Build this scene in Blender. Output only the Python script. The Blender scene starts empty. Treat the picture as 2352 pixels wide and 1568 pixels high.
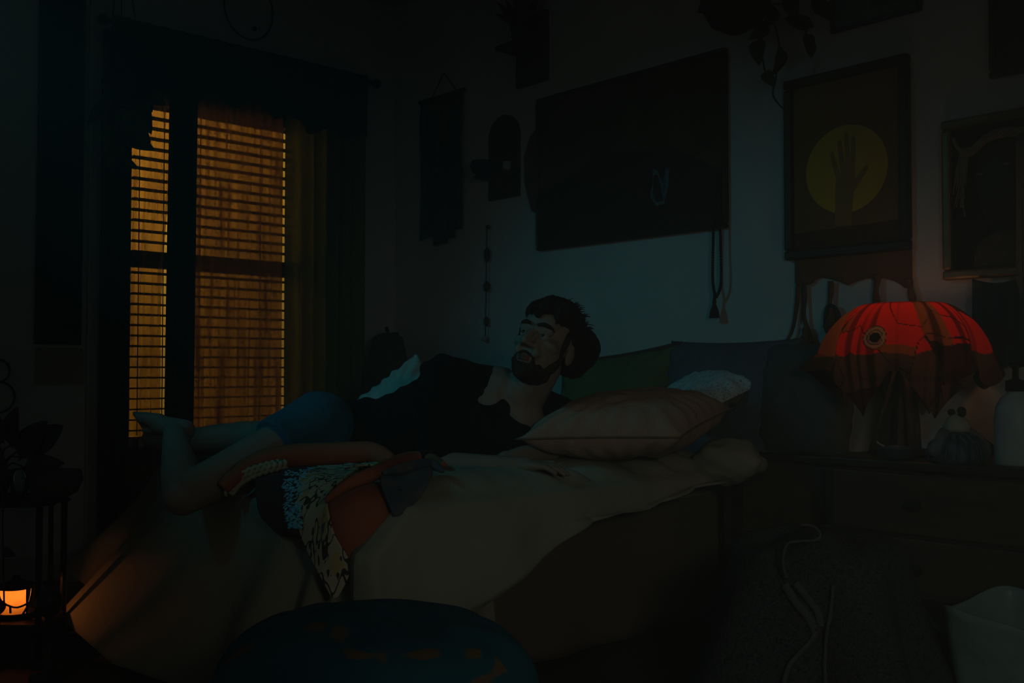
import bpy, bmesh, math, random
from mathutils import Vector, Matrix, noise
random.seed(7)
R = math.radians
PI = math.pi
scene = bpy.context.scene
col = scene.collection

# ------------------------------------------------------------------ camera
F_PX = 2320.0; CX, CY = 1176.0, 784.0
CAM = Vector((-3.16, -4.26, 0.85))
YAW, PITCH = R(46.8), R(1.63)
FWD = Vector((math.cos(YAW)*math.cos(PITCH), math.sin(YAW)*math.cos(PITCH), math.sin(PITCH)))
RGT = Vector((math.sin(YAW), -math.cos(YAW), 0))
UPV = RGT.cross(FWD)
cam_d = bpy.data.cameras.new('camera'); cam = bpy.data.objects.new('camera', cam_d); col.objects.link(cam)
cam_d.sensor_width = 36.0; cam_d.lens = 36.0*F_PX/2352.0; cam_d.clip_start = .05; cam_d.clip_end = 100
cam.matrix_world = Matrix(((RGT.x, UPV.x, -FWD.x, CAM.x), (RGT.y, UPV.y, -FWD.y, CAM.y), (RGT.z, UPV.z, -FWD.z, CAM.z), (0, 0, 0, 1)))
scene.camera = cam

# ------------------------------------------------------------------ light
scene.view_settings.view_transform = 'Standard'
scene.view_settings.look = 'None'
scene.view_settings.gamma = 1.0
scene.view_settings.use_curve_mapping = False
scene.view_settings.exposure = -4.0
scene.cycles.use_light_tree = False; scene.cycles.use_adaptive_sampling = True; scene.cycles.adaptive_threshold = .015
scene.cycles.max_bounces = 5; scene.cycles.diffuse_bounces = 2; scene.cycles.glossy_bounces = 2; scene.cycles.transmission_bounces = 4
scene.cycles.transparent_max_bounces = 8; scene.cycles.volume_bounces = 0
world = bpy.data.worlds.new('world'); scene.world = world; world.use_nodes = True
wb = world.node_tree.nodes['Background']
wb.inputs[0].default_value = (.86, 1.0, .90, 1); wb.inputs[1].default_value = 0.33

def light(name, kind, loc, energy, color, aim=None, **kw):
    d = bpy.data.lights.new(name, kind); d.energy = energy; d.color = color
    for k, v in kw.items(): setattr(d, k, v)
    o = bpy.data.objects.new(name, d); col.objects.link(o); o.location = loc
    if aim is not None:
        o.rotation_euler = (Vector(aim)-Vector(loc)).to_track_quat('-Z', 'Y').to_euler()
    return o
# teal glow of a screen standing to the left, out of frame
light('screen_glow', 'SPOT', (-3.1, -1.15, 2.15), 285, (.0, .80, 1.0), aim=(-.35, -1.78, .62), spot_size=R(57), spot_blend=1.0, shadow_soft_size=.16)
# weak lamp of the room, behind the camera
light('room_lamp', 'SPOT', (-2.75, -4.85, 1.20), 205, (1, 1, .80), aim=(-.90, -2.42, .36), spot_size=R(61), spot_blend=1.0, shadow_soft_size=.2)
# sodium street lamp outside the window
light('street_lamp', 'AREA', (-1.3, .75, 3.4), 1150, (1, .62, .085), aim=(-1.0, 1.9, 1.2), shape='RECTANGLE', size=2.4, size_y=.4)

# ------------------------------------------------------------------ helpers
def P(px, py, d):
    return CAM + FWD*d + RGT*((px-CX)/F_PX*d) + UPV*(-(py-CY)/F_PX*d)
def ray(px, py):
    return FWD + RGT*((px-CX)/F_PX) + UPV*(-(py-CY)/F_PX)
def onX(px, py, x=0.0):
    r = ray(px, py); return CAM + r*((x-CAM.x)/r.x)
def onY(px, py, y=0.0):
    r = ray(px, py); return CAM + r*((y-CAM.y)/r.y)
def onZ(px, py, z=0.0):
    r = ray(px, py); return CAM + r*((z-CAM.z)/r.z)
def nz(p, s=1.0): return noise.noise(Vector(p)*s)
def lerp(a, b, t): return a+(b-a)*t
def smooth(a, b, x):
    t = max(0, min(1, (x-a)/(b-a))); return t*t*(3-2*t)
def tag(o, label=None, cat=None, group=None, kind=None):
    if label: o['label'] = label
    if cat: o['category'] = cat
    if group: o['group'] = group
    if kind: o['kind'] = kind
    return o
def wloc(o):
    v = Vector((0, 0, 0))
    while o is not None: v = v + o.location; o = o.parent
    return v
def thing(name, loc, label, cat, group=None):
    o = bpy.data.objects.new(name, None); col.objects.link(o); o.location = loc; o.empty_display_size = .05
    return tag(o, label, cat, group)
def cr(pts, t):
    n = len(pts)-1; x = max(0, min(.99999, t))*n; i = int(x); f = x-i
    p0, p1, p2, p3 = pts[max(0, i-1)], pts[i], pts[i+1], pts[min(n, i+2)]
    return .5*((2*p1)+(p2-p0)*f+(2*p0-5*p1+4*p2-p3)*f*f+(3*p1-p0-3*p2+p3)*f*f*f)
def curve(pts, n):
    pts = [Vector(p) for p in pts]
    return [cr(pts, i/(n-1)) for i in range(n)]

class MB:
    def __init__(s): s.v = []; s.f = []
    def add(s, vs, fs):
        b = len(s.v); s.v += [Vector(v) for v in vs]; s.f += [tuple(i+b for i in f) for f in fs]; return s
    def box(s, lo, hi):
        x0, y0, z0 = lo; x1, y1, z1 = hi
        return s.add([(x0,y0,z0),(x1,y0,z0),(x1,y1,z0),(x0,y1,z0),(x0,y0,z1),(x1,y0,z1),(x1,y1,z1),(x0,y1,z1)],
                     [(0,3,2,1),(4,5,6,7),(0,1,5,4),(1,2,6,5),(2,3,7,6),(3,0,4,7)])
    def bar(s, a, b, w, t, up=(0,0,1)):
        a, b = Vector(a), Vector(b); d = (b-a).normalized(); u = Vector(up); sd = d.cross(u)
        if sd.length < 1e-4: sd = d.cross(Vector((1,0,0)))
        sd.normalize(); u = sd.cross(d)
        vs = []
        for e in (a, b):
            for i, j in ((-1,-1),(1,-1),(1,1),(-1,1)): vs.append(e+sd*(i*w/2)+u*(j*t/2))
        return s.add(vs, [(0,1,2,3),(7,6,5,4),(0,4,5,1),(1,5,6,2),(2,6,7,3),(3,7,4,0)])
    def tube(s, pts, r, n=8, closed=False):
        pts = [Vector(p) for p in pts]; m = len(pts)
        rr = r if isinstance(r, (list, tuple)) else [r]*m
        vs = []; ref = None
        for i, p in enumerate(pts):
            if closed: d = pts[(i+1) % m]-pts[i-1]
            else: d = pts[min(m-1, i+1)]-pts[max(0, i-1)]
            if d.length < 1e-9: d = Vector((0,0,1))
            d.normalize()
            if ref is None:
                ref = d.orthogonal().normalized()
            ref = (ref-d*ref.dot(d))
            if ref.length < 1e-6: ref = d.orthogonal()
            ref.normalize(); q = d.cross(ref)
            for k in range(n):
                a = 2*PI*k/n; vs.append(p+ref*(math.cos(a)*rr[i])+q*(math.sin(a)*rr[i]))
        fs = []
        for i in range(m if closed else m-1):
            j = (i+1) % m
            for k in range(n):
                l = (k+1) % n; fs.append((i*n+k, i*n+l, j*n+l, j*n+k))
        if not closed: fs += [tuple(range(n-1, -1, -1)), tuple((m-1)*n+k for k in range(n))]
        return s.add(vs, fs)
    def lathe(s, c, prof, n=24, fn=None):
        c = Vector(c); vs = []; m = len(prof)
        for i, (r, z) in enumerate(prof):
            for k in range(n):
                a = 2*PI*k/n; q = r*(fn(a, i/(m-1)) if fn else 1)
                vs.append(c+Vector((q*math.cos(a), q*math.sin(a), z)))
        fs = [(i*n+k, i*n+(k+1) % n, (i+1)*n+(k+1) % n, (i+1)*n+k) for i in range(m-1) for k in range(n)]
        fs += [tuple(range(n-1, -1, -1)), tuple((m-1)*n+k for k in range(n))]
        return s.add(vs, fs)
    def ell(s, c, rad, axes=None, nu=16, nv=10):
        c = Vector(c)
        if not isinstance(rad, (tuple, list)): rad = (rad,)*3
        ax = axes or (Vector((1,0,0)), Vector((0,1,0)), Vector((0,0,1)))
        vs = [c-ax[2]*rad[2]]
        for j in range(1, nv):
            t = -PI/2+PI*j/nv
            for k in range(nu):
                a = 2*PI*k/nu
                vs.append(c+ax[0]*(rad[0]*math.cos(t)*math.cos(a))+ax[1]*(rad[1]*math.cos(t)*math.sin(a))+ax[2]*(rad[2]*math.sin(t)))
        vs.append(c+ax[2]*rad[2]); L = len(vs)-1
        fs = [(0, 1+(k+1) % nu, 1+k) for k in range(nu)]
        for j in range(nv-2):
            for k in range(nu):
                l = (k+1) % nu; b = 1+j*nu
                fs.append((b+k, b+l, b+nu+l, b+nu+k))
        b = 1+(nv-2)*nu
        fs += [(b+k, b+(k+1) % nu, L) for k in range(nu)]
        return s.add(vs, fs)
    def cap(s, a, b, ra, rb, n=14):
        a, b = Vector(a), Vector(b)
        s.ell(a, ra, nu=n, nv=8); s.ell(b, rb, nu=n, nv=8)
        return s.tube([a, b], [ra, rb], n)
    def grid(s, fn, nu, nv, wrap=False):
        vs = [fn(i/(nu if wrap else nu-1), j/(nv-1)) for j in range(nv) for i in range(nu)]
        m = nu if wrap else nu-1
        return s.add(vs, [(j*nu+i, j*nu+(i+1) % nu, (j+1)*nu+(i+1) % nu, (j+1)*nu+i) for j in range(nv-1) for i in range(m)])
    def poly(s, pts, nrm, t):
        pts = [Vector(p) for p in pts]; n = len(pts); off = Vector(nrm)*t
        return s.add(pts+[p+off for p in pts], [tuple(range(n-1, -1, -1)), tuple(range(n, 2*n))]+[(i, (i+1) % n, n+(i+1) % n, n+i) for i in range(n)])
    def build(s, name, mat, parent=None, shade=True, solid=0, sub=0, bevel=0, smooth_it=0):
        me = bpy.data.meshes.new(name)
        if parent is None:
            xs = [v.x for v in s.v]; ys = [v.y for v in s.v]; zs = [v.z for v in s.v]
            base = Vector(((min(xs)+max(xs))/2, (min(ys)+max(ys))/2, min(zs)))
        else: base = wloc(parent)
        me.from_pydata([v-base for v in s.v], [], s.f); me.update()
        bm = bmesh.new(); bm.from_mesh(me); bmesh.ops.recalc_face_normals(bm, faces=bm.faces); bm.to_mesh(me); bm.free()
        o = bpy.data.objects.new(name, me); col.objects.link(o)
        if parent is None: o.location = base
        else: o.parent = parent
        if mat: me.materials.append(mat)
        if shade:
            for p in me.polygons: p.use_smooth = True
        if bevel:
            m = o.modifiers.new('bevel', 'BEVEL'); m.width = bevel; m.segments = 2; m.limit_method = 'ANGLE'
        if solid:
            m = o.modifiers.new('solid', 'SOLIDIFY'); m.thickness = solid; m.offset = 0
        if sub:
            m = o.modifiers.new('sub', 'SUBSURF'); m.levels = sub; m.render_levels = sub
        return o
    def fuse(s, name, mat, parent, voxel=.005, iters=6, fac=.5, disp=None):
        """one continuous surface out of overlapping volumes"""
        me = bpy.data.meshes.new(name+'_tmp'); me.from_pydata(s.v, [], s.f); me.update()
        bm = bmesh.new(); bm.from_mesh(me); bmesh.ops.recalc_face_normals(bm, faces=bm.faces); bm.to_mesh(me); bm.free()
        t = bpy.data.objects.new(name+'_tmp', me); col.objects.link(t)
        m = t.modifiers.new('r', 'REMESH'); m.mode = 'VOXEL'; m.voxel_size = voxel
        m = t.modifiers.new('s', 'SMOOTH'); m.iterations = iters; m.factor = fac
        dg = bpy.context.evaluated_depsgraph_get(); dg.update()
        out = bpy.data.meshes.new_from_object(t.evaluated_get(dg))
        bpy.data.objects.remove(t)
        r = MB(); r.v = [v.co.copy() for v in out.vertices]; r.f = [tuple(p.vertices) for p in out.polygons]
        if disp:
            ns = [v.normal.copy() for v in out.vertices]
            r.v = [v+n*disp(v, n) for v, n in zip(r.v, ns)]
        bpy.data.meshes.remove(out)
        return r.build(name, mat, parent)

# ------------------------------------------------------------------ materials
def new_mat(name):
    m = bpy.data.materials.new(name); m.use_nodes = True
    nt = m.node_tree; b = nt.nodes['Principled BSDF']; return m, nt, b
def mat(name, c1, c2=None, rough=.85, scale=8, detail=4, bump=0, bscale=None, spec=.25, metal=0, wave=None, stretch=None, sheen=0, trans=0):
    m, nt, b = new_mat(name); N, L = nt.nodes.new, nt.links.new
    b.inputs['Roughness'].default_value = rough; b.inputs['Metallic'].default_value = metal
    b.inputs['Specular IOR Level'].default_value = spec; b.inputs['Sheen Weight'].default_value = sheen
    tc = N('ShaderNodeTexCoord'); mp = N('ShaderNodeMapping'); L(tc.outputs['Object'], mp.inputs[0])
    if stretch: mp.inputs['Scale'].default_value = stretch
    if c2 is None: c2 = tuple(x*.8 for x in c1)
    if wave:
        t = N('ShaderNodeTexWave'); t.inputs['Scale'].default_value = wave; t.inputs['Distortion'].default_value = 3; t.inputs['Detail'].default_value = 3
    else:
        t = N('ShaderNodeTexNoise'); t.inputs['Scale'].default_value = scale; t.inputs['Detail'].default_value = detail
    L(mp.outputs[0], t.inputs[0])
    rp = N('ShaderNodeValToRGB'); rp.color_ramp.elements[0].position = .35; rp.color_ramp.elements[1].position = .65
    rp.color_ramp.elements[0].color = (*c1, 1); rp.color_ramp.elements[1].color = (*c2, 1)
    L(t.outputs['Fac'], rp.inputs[0]); L(rp.outputs[0], b.inputs['Base Color'])
    if bump:
        t2 = N('ShaderNodeTexNoise'); t2.inputs['Scale'].default_value = bscale or scale*6; t2.inputs['Detail'].default_value = 3
        L(mp.outputs[0], t2.inputs[0]); bp = N('ShaderNodeBump'); bp.inputs['Strength'].default_value = bump; bp.inputs['Distance'].default_value = .01
        L(t2.outputs['Fac'], bp.inputs['Height']); L(bp.outputs[0], b.inputs['Normal'])
    return m
def pattern_mat(name, base, marks, scale, thr, rough=.9, stretch=None, base2=None, marks2=None, vine=False):
    """printed cloth: vine-like marks of noise ridges over a ground colour"""
    m, nt, b = new_mat(name); N, L = nt.nodes.new, nt.links.new
    b.inputs['Roughness'].default_value = rough; b.inputs['Specular IOR Level'].default_value = .2
    tc = N('ShaderNodeTexCoord'); mp = N('ShaderNodeMapping'); L(tc.outputs['Object'], mp.inputs[0])
    if stretch: mp.inputs['Scale'].default_value = stretch
    v = N('ShaderNodeTexVoronoi'); v.inputs['Scale'].default_value = scale; L(mp.outputs[0], v.inputs['Vector'])
    n = N('ShaderNodeTexNoise'); n.inputs['Scale'].default_value = scale*.9; n.inputs['Detail'].default_value = 2; L(mp.outputs[0], n.inputs['Vector'])
    if vine:
        dn = N('ShaderNodeTexNoise'); dn.inputs['Scale'].default_value = scale*.7; L(mp.outputs[0], dn.inputs['Vector'])
        ad = N('ShaderNodeVectorMath'); ad.operation = 'MULTIPLY_ADD'; L(dn.outputs['Color'], ad.inputs[0]); ad.inputs[1].default_value = (.035,)*3; L(mp.outputs[0], ad.inputs[2]); L(ad.outputs[0], v.inputs['Vector'])
    r1 = N('ShaderNodeMath'); r1.operation = 'LESS_THAN'; r1.inputs[1].default_value = thr; L(v.outputs['Distance'], r1.inputs[0])
    r2 = N('ShaderNodeMath'); r2.operation = 'GREATER_THAN'; r2.inputs[1].default_value = .45; L(n.outputs['Fac'], r2.inputs[0])
    r3 = N('ShaderNodeMath'); r3.operation = 'MULTIPLY'; L(r1.outputs[0], r3.inputs[0]); L(r2.outputs[0], r3.inputs[1])
    if vine:
        vn = N('ShaderNodeTexNoise'); vn.inputs['Scale'].default_value = scale*.45; vn.inputs['Detail'].default_value = 1; L(mp.outputs[0], vn.inputs['Vector'])
        cm = N('ShaderNodeMath'); cm.operation = 'COMPARE'; cm.inputs[1].default_value = .5; cm.inputs[2].default_value = .022; L(vn.outputs['Fac'], cm.inputs[0])
        mxm = N('ShaderNodeMath'); mxm.operation = 'MAXIMUM'; L(r3.outputs[0], mxm.inputs[0]); L(cm.outputs[0], mxm.inputs[1]); r3 = mxm
    big = N('ShaderNodeTexNoise'); big.inputs['Scale'].default_value = scale*.25; L(mp.outputs[0], big.inputs['Vector'])
    bs = N('ShaderNodeMath'); bs.operation = 'GREATER_THAN'; bs.inputs[1].default_value = .56; L(big.outputs['Fac'], bs.inputs[0])
    mx0 = N('ShaderNodeMix'); mx0.data_type = 'RGBA'; L(bs.outputs[0], mx0.inputs['Factor']); mx0.inputs['A'].default_value = (*base, 1); mx0.inputs['B'].default_value = (*(base2 or base), 1)
    mx1 = N('ShaderNodeMix'); mx1.data_type = 'RGBA'; L(bs.outputs[0], mx1.inputs['Factor']); mx1.inputs['A'].default_value = (*marks, 1); mx1.inputs['B'].default_value = (*(marks2 or marks), 1)
    mx = N('ShaderNodeMix'); mx.data_type = 'RGBA'; L(r3.outputs[0], mx.inputs['Factor']); L(mx0.outputs['Result'], mx.inputs['A']); L(mx1.outputs['Result'], mx.inputs['B'])
    L(mx.outputs['Result'], b.inputs['Base Color'])
    return m
def sheer_mat(name, c, clear, translucent=.5, var=.24):
    m = bpy.data.materials.new(name); m.use_nodes = True; nt = m.node_tree; N, L = nt.nodes.new, nt.links.new
    nt.nodes.clear(); out = N('ShaderNodeOutputMaterial')
    d = N('ShaderNodeBsdfDiffuse'); t = N('ShaderNodeBsdfTranslucent'); tr = N('ShaderNodeBsdfTransparent')
    d.inputs[0].default_value = (*c, 1); t.inputs[0].default_value = (*c, 1); tr.inputs[0].default_value = (min(1, c[0]*.6+.5), min(1, c[1]*.6+.42), min(1, c[2]*.6+.3), 1)
    tc = N('ShaderNodeTexCoord'); wv = N('ShaderNodeTexNoise'); wv.inputs['Scale'].default_value = 48; mp = N('ShaderNodeMapping'); mp.inputs['Scale'].default_value = (1, 1, .05)
    L(tc.outputs['Object'], mp.inputs[0]); L(mp.outputs[0], wv.inputs['Vector'])
    mr = N('ShaderNodeMapRange'); mr.inputs['To Min'].default_value = max(0, clear-var); mr.inputs['To Max'].default_value = min(1, clear+var); mr.inputs['From Min'].default_value = .3; mr.inputs['From Max'].default_value = .7
    L(wv.outputs['Fac'], mr.inputs[0])
    m1 = N('ShaderNodeMixShader'); m1.inputs[0].default_value = translucent; L(d.outputs[0], m1.inputs[1]); L(t.outputs[0], m1.inputs[2])
    m2 = N('ShaderNodeMixShader'); L(mr.outputs[0], m2.inputs[0]); L(m1.outputs[0], m2.inputs[1]); L(tr.outputs[0], m2.inputs[2]); L(m2.outputs[0], out.inputs[0])
    return m
def emit_mat(name, c, s):
    m, nt, b = new_mat(name); b.inputs['Base Color'].default_value = (*c, 1); b.inputs['Emission Color'].default_value = (*c, 1); b.inputs['Emission Strength'].default_value = s
    return m
def glass_mat(name, c=(1, 1, 1), rough=.05):
    m = bpy.data.materials.new(name); m.use_nodes = True; nt = m.node_tree; N, L = nt.nodes.new, nt.links.new; nt.nodes.clear()
    out = N('ShaderNodeOutputMaterial'); g = N('ShaderNodeBsdfGlossy'); g.inputs['Roughness'].default_value = rough
    t = N('ShaderNodeBsdfTransparent'); t.inputs[0].default_value = (*c, 1); fr = N('ShaderNodeFresnel'); fr.inputs[0].default_value = 1.45
    mx = N('ShaderNodeMixShader'); L(fr.outputs[0], mx.inputs[0]); L(t.outputs[0], mx.inputs[1]); L(g.outputs[0], mx.inputs[2]); L(mx.outputs[0], out.inputs[0])
    return m

M = {}
M['wall'] = mat('wall_paint', (.56, .56, .55), (.50, .50, .49), rough=.9, scale=3, bump=.25, bscale=260)
M['ceil'] = mat('ceiling_paint', (.5, .5, .48), rough=.95)
M['floor'] = mat('floor_wood', (.07, .045, .03), (.045, .03, .02), rough=.5, scale=4, stretch=(1, 12, 1))
M['trim'] = mat('trim_paint', (.42, .42, .39), rough=.6)
M['outside'] = mat('outside_stucco', (.62, .52, .32), (.5, .42, .25), scale=2)
M['sash'] = mat('sash_paint', (.22, .18, .13), rough=.6)
M['glass'] = glass_mat('window_glass')
M['slat'] = mat('blind_slat', (.34, .29, .20), rough=.6)
M['cord'] = mat('blind_cord', (.10, .08, .05))
M['rod'] = mat('rod_black_iron', (.012, .012, .012), rough=.5, metal=.6)
M['sheer_l'] = sheer_mat('sheer_amber', (.34, .18, .06), .52)
M['sheer_r'] = sheer_mat('sheer_rust', (.46, .22, .08), .15)
M['dark_drape'] = mat('drape_dark_brown', (.035, .018, .014), (.025, .014, .012), rough=.95)
M['olive'] = sheer_mat('drape_olive', (.25, .255, .08), .0, .48, .05)
M['valance'] = mat('valance_black_lace', (.012, .013, .012), (.02, .02, .018), rough=.95, scale=30)
M['black'] = mat('matte_black', (.008, .008, .009), rough=.7)
M['skin'] = mat('skin', (.28, .21, .165), (.25, .19, .15), rough=.55, scale=14, bump=.05, spec=.3)
M['hair'] = mat('hair_dark_brown', (.012, .008, .006), (.02, .013, .009), rough=.6, scale=60, bump=.6, bscale=150, spec=.2)
M['beard'] = mat('beard_brown', (.035, .022, .016), (.055, .036, .026), rough=.8, scale=120, bump=.6, bscale=200, spec=.1)
M['shirt'] = mat('black_cotton', (.0075, .008, .010), (.010, .0105, .012), rough=.95, scale=5, bump=.15, bscale=30, spec=.08)
M['shorts'] = mat('navy_cotton', (.022, .135, .20), (.018, .11, .17), rough=.9, scale=6, bump=.15, bscale=40, spec=.1)
M['eye'] = mat('eye_white', (.32, .32, .31), rough=.12, spec=.6)
M['iris'] = mat('iris_dark', (.015, .01, .008), rough=.06, spec=.8)
M['lip'] = mat('lip', (.19, .08, .065), rough=.5)
M['sheet'] = mat('bedspread_sage', (.27, .245, .185), (.23, .21, .16), rough=.95, scale=3, bump=.3, bscale=70, spec=.1)
M['mattress'] = mat('mattress_ticking', (.35, .33, .29))
M['wood_dark'] = mat('dark_walnut', (.045, .026, .017), (.028, .017, .011), rough=.45, scale=3, stretch=(1, 9, 9))
M['wood_mid'] = mat('stained_pine', (.075, .042, .026), (.05, .029, .018), rough=.5, scale=4, stretch=(9, 1, 9))
M['skirt'] = mat('bed_skirt_taupe', (.15, .115, .09), (.125, .095, .075), rough=.95, scale=4, bump=.2, bscale=80, spec=.1)
M['duvet'] = mat('duvet_oat', (.33, .335, .27), (.285, .29, .23), rough=.95, scale=3, bump=.25, bscale=60, spec=.1)
M['rust'] = mat('quilt_rust_cotton', (.36, .11, .058), (.31, .095, .05), rough=.95, scale=5, bump=.3, bscale=90, spec=.1)
M['maroon'] = mat('quilt_maroon', (.10, .035, .035), (.075, .028, .03), rough=.95)
M['floral'] = pattern_mat('quilt_floral', (.50, .46, .32), (.05, .05, .045), 52, .36, stretch=(1, 1, .55), base2=(.52, .38, .16), marks2=(.05, .13, .2), vine=True)
M['denim'] = mat('quilt_denim', (.055, .085, .12), (.12, .12, .115), scale=14, rough=.95)
M['bead'] = mat('blue_embroidery', (.10, .55, .75), (.25, .68, .82), scale=40, rough=.5)
M['yarn'] = mat('cream_yarn', (.42, .38, .27), rough=.95, bump=.3)
M['peach'] = mat('pillow_peach_linen', (.43, .295, .225), (.39, .265, .205), rough=.95, scale=6, bump=.35, bscale=120, spec=.1)
M['seam'] = mat('pillow_seam', (.20, .14, .10), rough=.95)
M['white_tex'] = pattern_mat('pillow_white_boucle', (.56, .64, .66), (.22, .28, .31), 120, .34)
M['grey_rib'] = mat('pillow_grey_rib', (.24, .20, .17), (.17, .14, .12), wave=60, rough=.95)
M['green'] = mat('pillow_olive_green', (.10, .135, .06), (.085, .115, .052), rough=.95, scale=6, bump=.2)
M['pipe'] = mat('pillow_piping_brown', (.07, .045, .03), rough=.95)
M['slate'] = mat('pillow_slate_blue', (.085, .105, .13), (.075, .092, .115), rough=.95, scale=5, bump=.2)
M['charcoal'] = mat('cushion_charcoal_blue', (.055, .07, .08), (.09, .075, .06), rough=.95, scale=4, bump=.2)
M['mint'] = mat('pillow_pale_mint', (.50, .56, .53), rough=.95, bump=.2)
M['frame_dark'] = mat('frame_black_wood', (.018, .015, .014), (.026, .02, .017), rough=.5, scale=5)
M['gold'] = mat('frame_aged_gold', (.20, .125, .045), (.12, .075, .03), rough=.36, metal=.25, scale=12, spec=.5)
M['rope'] = mat('rope_natural', (.22, .19, .16), (.17, .14, .12), rough=.95, scale=40, bump=.3)
M['suede'] = mat('suede_brown', (.15, .062, .032), (.12, .05, .027), rough=.95, scale=7, bump=.2)
M['leaf'] = mat('pothos_leaf', (.022, .038, .018), (.035, .055, .022), rough=.45, scale=9)
M['stem'] = mat('pothos_stem', (.03, .035, .02), rough=.6)
M['terracotta'] = mat('terracotta_dark', (.04, .022, .016), rough=.8)
M['teal_cloth'] = mat('woven_teal', (.01, .035, .05), (.008, .028, .042), rough=.95)
M['brown_cloth'] = mat('woven_brown', (.045, .02, .015), (.04, .018, .014), rough=.95)
M['tapestry'] = mat('tapestry_black_brown', (.010, .010, .009), (.022, .021, .018), rough=.95, scale=22)
M['paper'] = mat('paper_aged', (.40, .36, .25), rough=.9)
M['white_plastic'] = mat('white_plastic', (.40, .46, .46), rough=.4)
M['bag'] = mat('white_bag', (.20, .32, .31), rough=.35, bump=.3, bscale=30)
M['towel'] = mat('robe_navy_terry', (.010, .020, .028), (.062, .066, .068), rough=.95, scale=170, detail=6, bump=.5, bscale=200, spec=.1)
M['towel_in'] = mat('robe_navy_inside', (.012, .026, .036), (.016, .034, .045), rough=.95, scale=20)
M['hem'] = mat('robe_hem_pale', (.075, .088, .086), (.06, .07, .07), rough=.95, scale=30)
M['bowl'] = mat('bowl_slate_glaze', (.04, .065, .085), rough=.4)
M['ceramic'] = mat('ceramic_cream', (.42, .36, .28), rough=.6, bump=.3)
M['lamp_wood'] = mat('lamp_wood', (.11, .05, .03), (.075, .035, .02), rough=.5, scale=5)
M['wicker'] = mat('wicker_brown', (.07, .05, .035), (.04, .03, .02), wave=40, rough=.9)
M['iron'] = mat('lantern_iron', (.008, .007, .006), rough=.5, metal=.4)

def struct(o): o['kind'] = 'structure'; return o

# ------------------------------------------------------------------ room
struct(MB().box((-4.6, -5.2, -.1), (.12, .12, 0)).build('floor', M['floor'], shade=False))
struct(MB().box((-4.6, -5.2, 2.75), (.12, .12, 2.83)).build('ceiling', M['ceil'], shade=False))
struct(MB().box((0, -5.2, 0), (.12, .12, 2.75)).build('wall_right', M['wall'], shade=False))
WX0, WX1, WZ0, WZ1 = -1.44, -.46, .56, 2.10
w = MB(); w.box((-4.6, 0, 0), (WX0, .12, 2.75)); w.box((WX1, 0, 0), (0, .12, 2.75)); w.box((WX0, 0, 0), (WX1, .12, WZ0)); w.box((WX0, 0, WZ1), (WX1, .12, 2.75))
struct(w.build('wall_left', M['wall'], shade=False))
struct(MB().box((-.018, -5.2, 0), (-.0, -.02, .11)).build('baseboard_right', M['trim'], shade=False, bevel=.004))
struct(MB().box((-4.6, -.018, 0), (0, 0, .11)).build('baseboard_left', M['trim'], shade=False, bevel=.004))
# neighbouring house wall seen through the window
o = MB().box((-3.6, 1.9, -.4), (1.8, 2.0, 3.6)).build('outer_wall', M['outside'], shade=False); struct(o)
# window
wn = bpy.data.objects.new('window_1', None); col.objects.link(wn); wn.location = (-.9, .06, WZ0); struct(wn)
f = MB(); f.box((WX0, .02, WZ0), (WX0+.05, .10, WZ1)); f.build('window_frame', M['sash'], wn, shade=False)
f = MB(); f.box((WX1-.05, .02, WZ0), (WX1, .10, WZ1)); f.build('window_frame', M['sash'], wn, shade=False)
f = MB(); f.box((WX0, .02, WZ1-.05), (WX1, .10, WZ1)); f.build('window_frame', M['sash'], wn, shade=False)
f = MB(); f.box((WX0-.05, -.05, WZ0-.04), (WX1+.05, .10, WZ0)); f.build('window_sill', M['trim'], wn, shade=False, bevel=.004)
f = MB(); f.box((WX0+.05, .05, 1.30), (WX1-.05, .09, 1.365)); f.build('meeting_rail', M['sash'], wn, shade=False)
for z0, z1 in ((WZ0, 1.30), (1.365, WZ1-.05)):
    MB().box((WX0+.05, .066, z0), (WX1-.05, .072, z1)).build('pane', M['glass'], wn, shade=False)
struct(MB().box((-1.585, -.03, 0), (-1.50, 0, 2.55)).build('trim_1', M['trim'], shade=False, bevel=.004))

# venetian blind
bl = thing('venetian_blind', (-.9, .03, WZ0), 'open slatted venetian blind hanging inside the amber-lit window', 'blind')
z = WZ0+.03; slat_me = None
while z < WZ1-.06:
    if slat_me is None:
        s_ = MB().grid(lambda u, v: Vector((lerp(WX0+.055, WX1-.055, u), lerp(.012, .048, v), z+.002*math.sin(PI*v)-.006*(v-.5))), 2, 5).build('slat', M['slat'], bl, solid=.0025)
        slat_me = s_; z0_ = z
    else:
        c = slat_me.copy(); col.objects.link(c); c.parent = bl; c.location = (0, 0, z-z0_)
    z += .0455
MB().box((WX0+.052, .008, WZ1-.085), (WX1-.052, .055, WZ1-.05)).build('head_rail', M['slat'], bl, shade=False)
for x in (-1.36, -1.25, -1.08, -.78, -.56):
    MB().tube([(x, .009, WZ0+.01), (x, .009, WZ1-.06)], .0022, 6).build('ladder_cord', M['cord'], bl)
MB().tube([(-1.225, -.004, 1.05), (-1.225, -.004, WZ1-.07)], .0035, 6).build('tilt_wand', M['cord'], bl)

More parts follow.
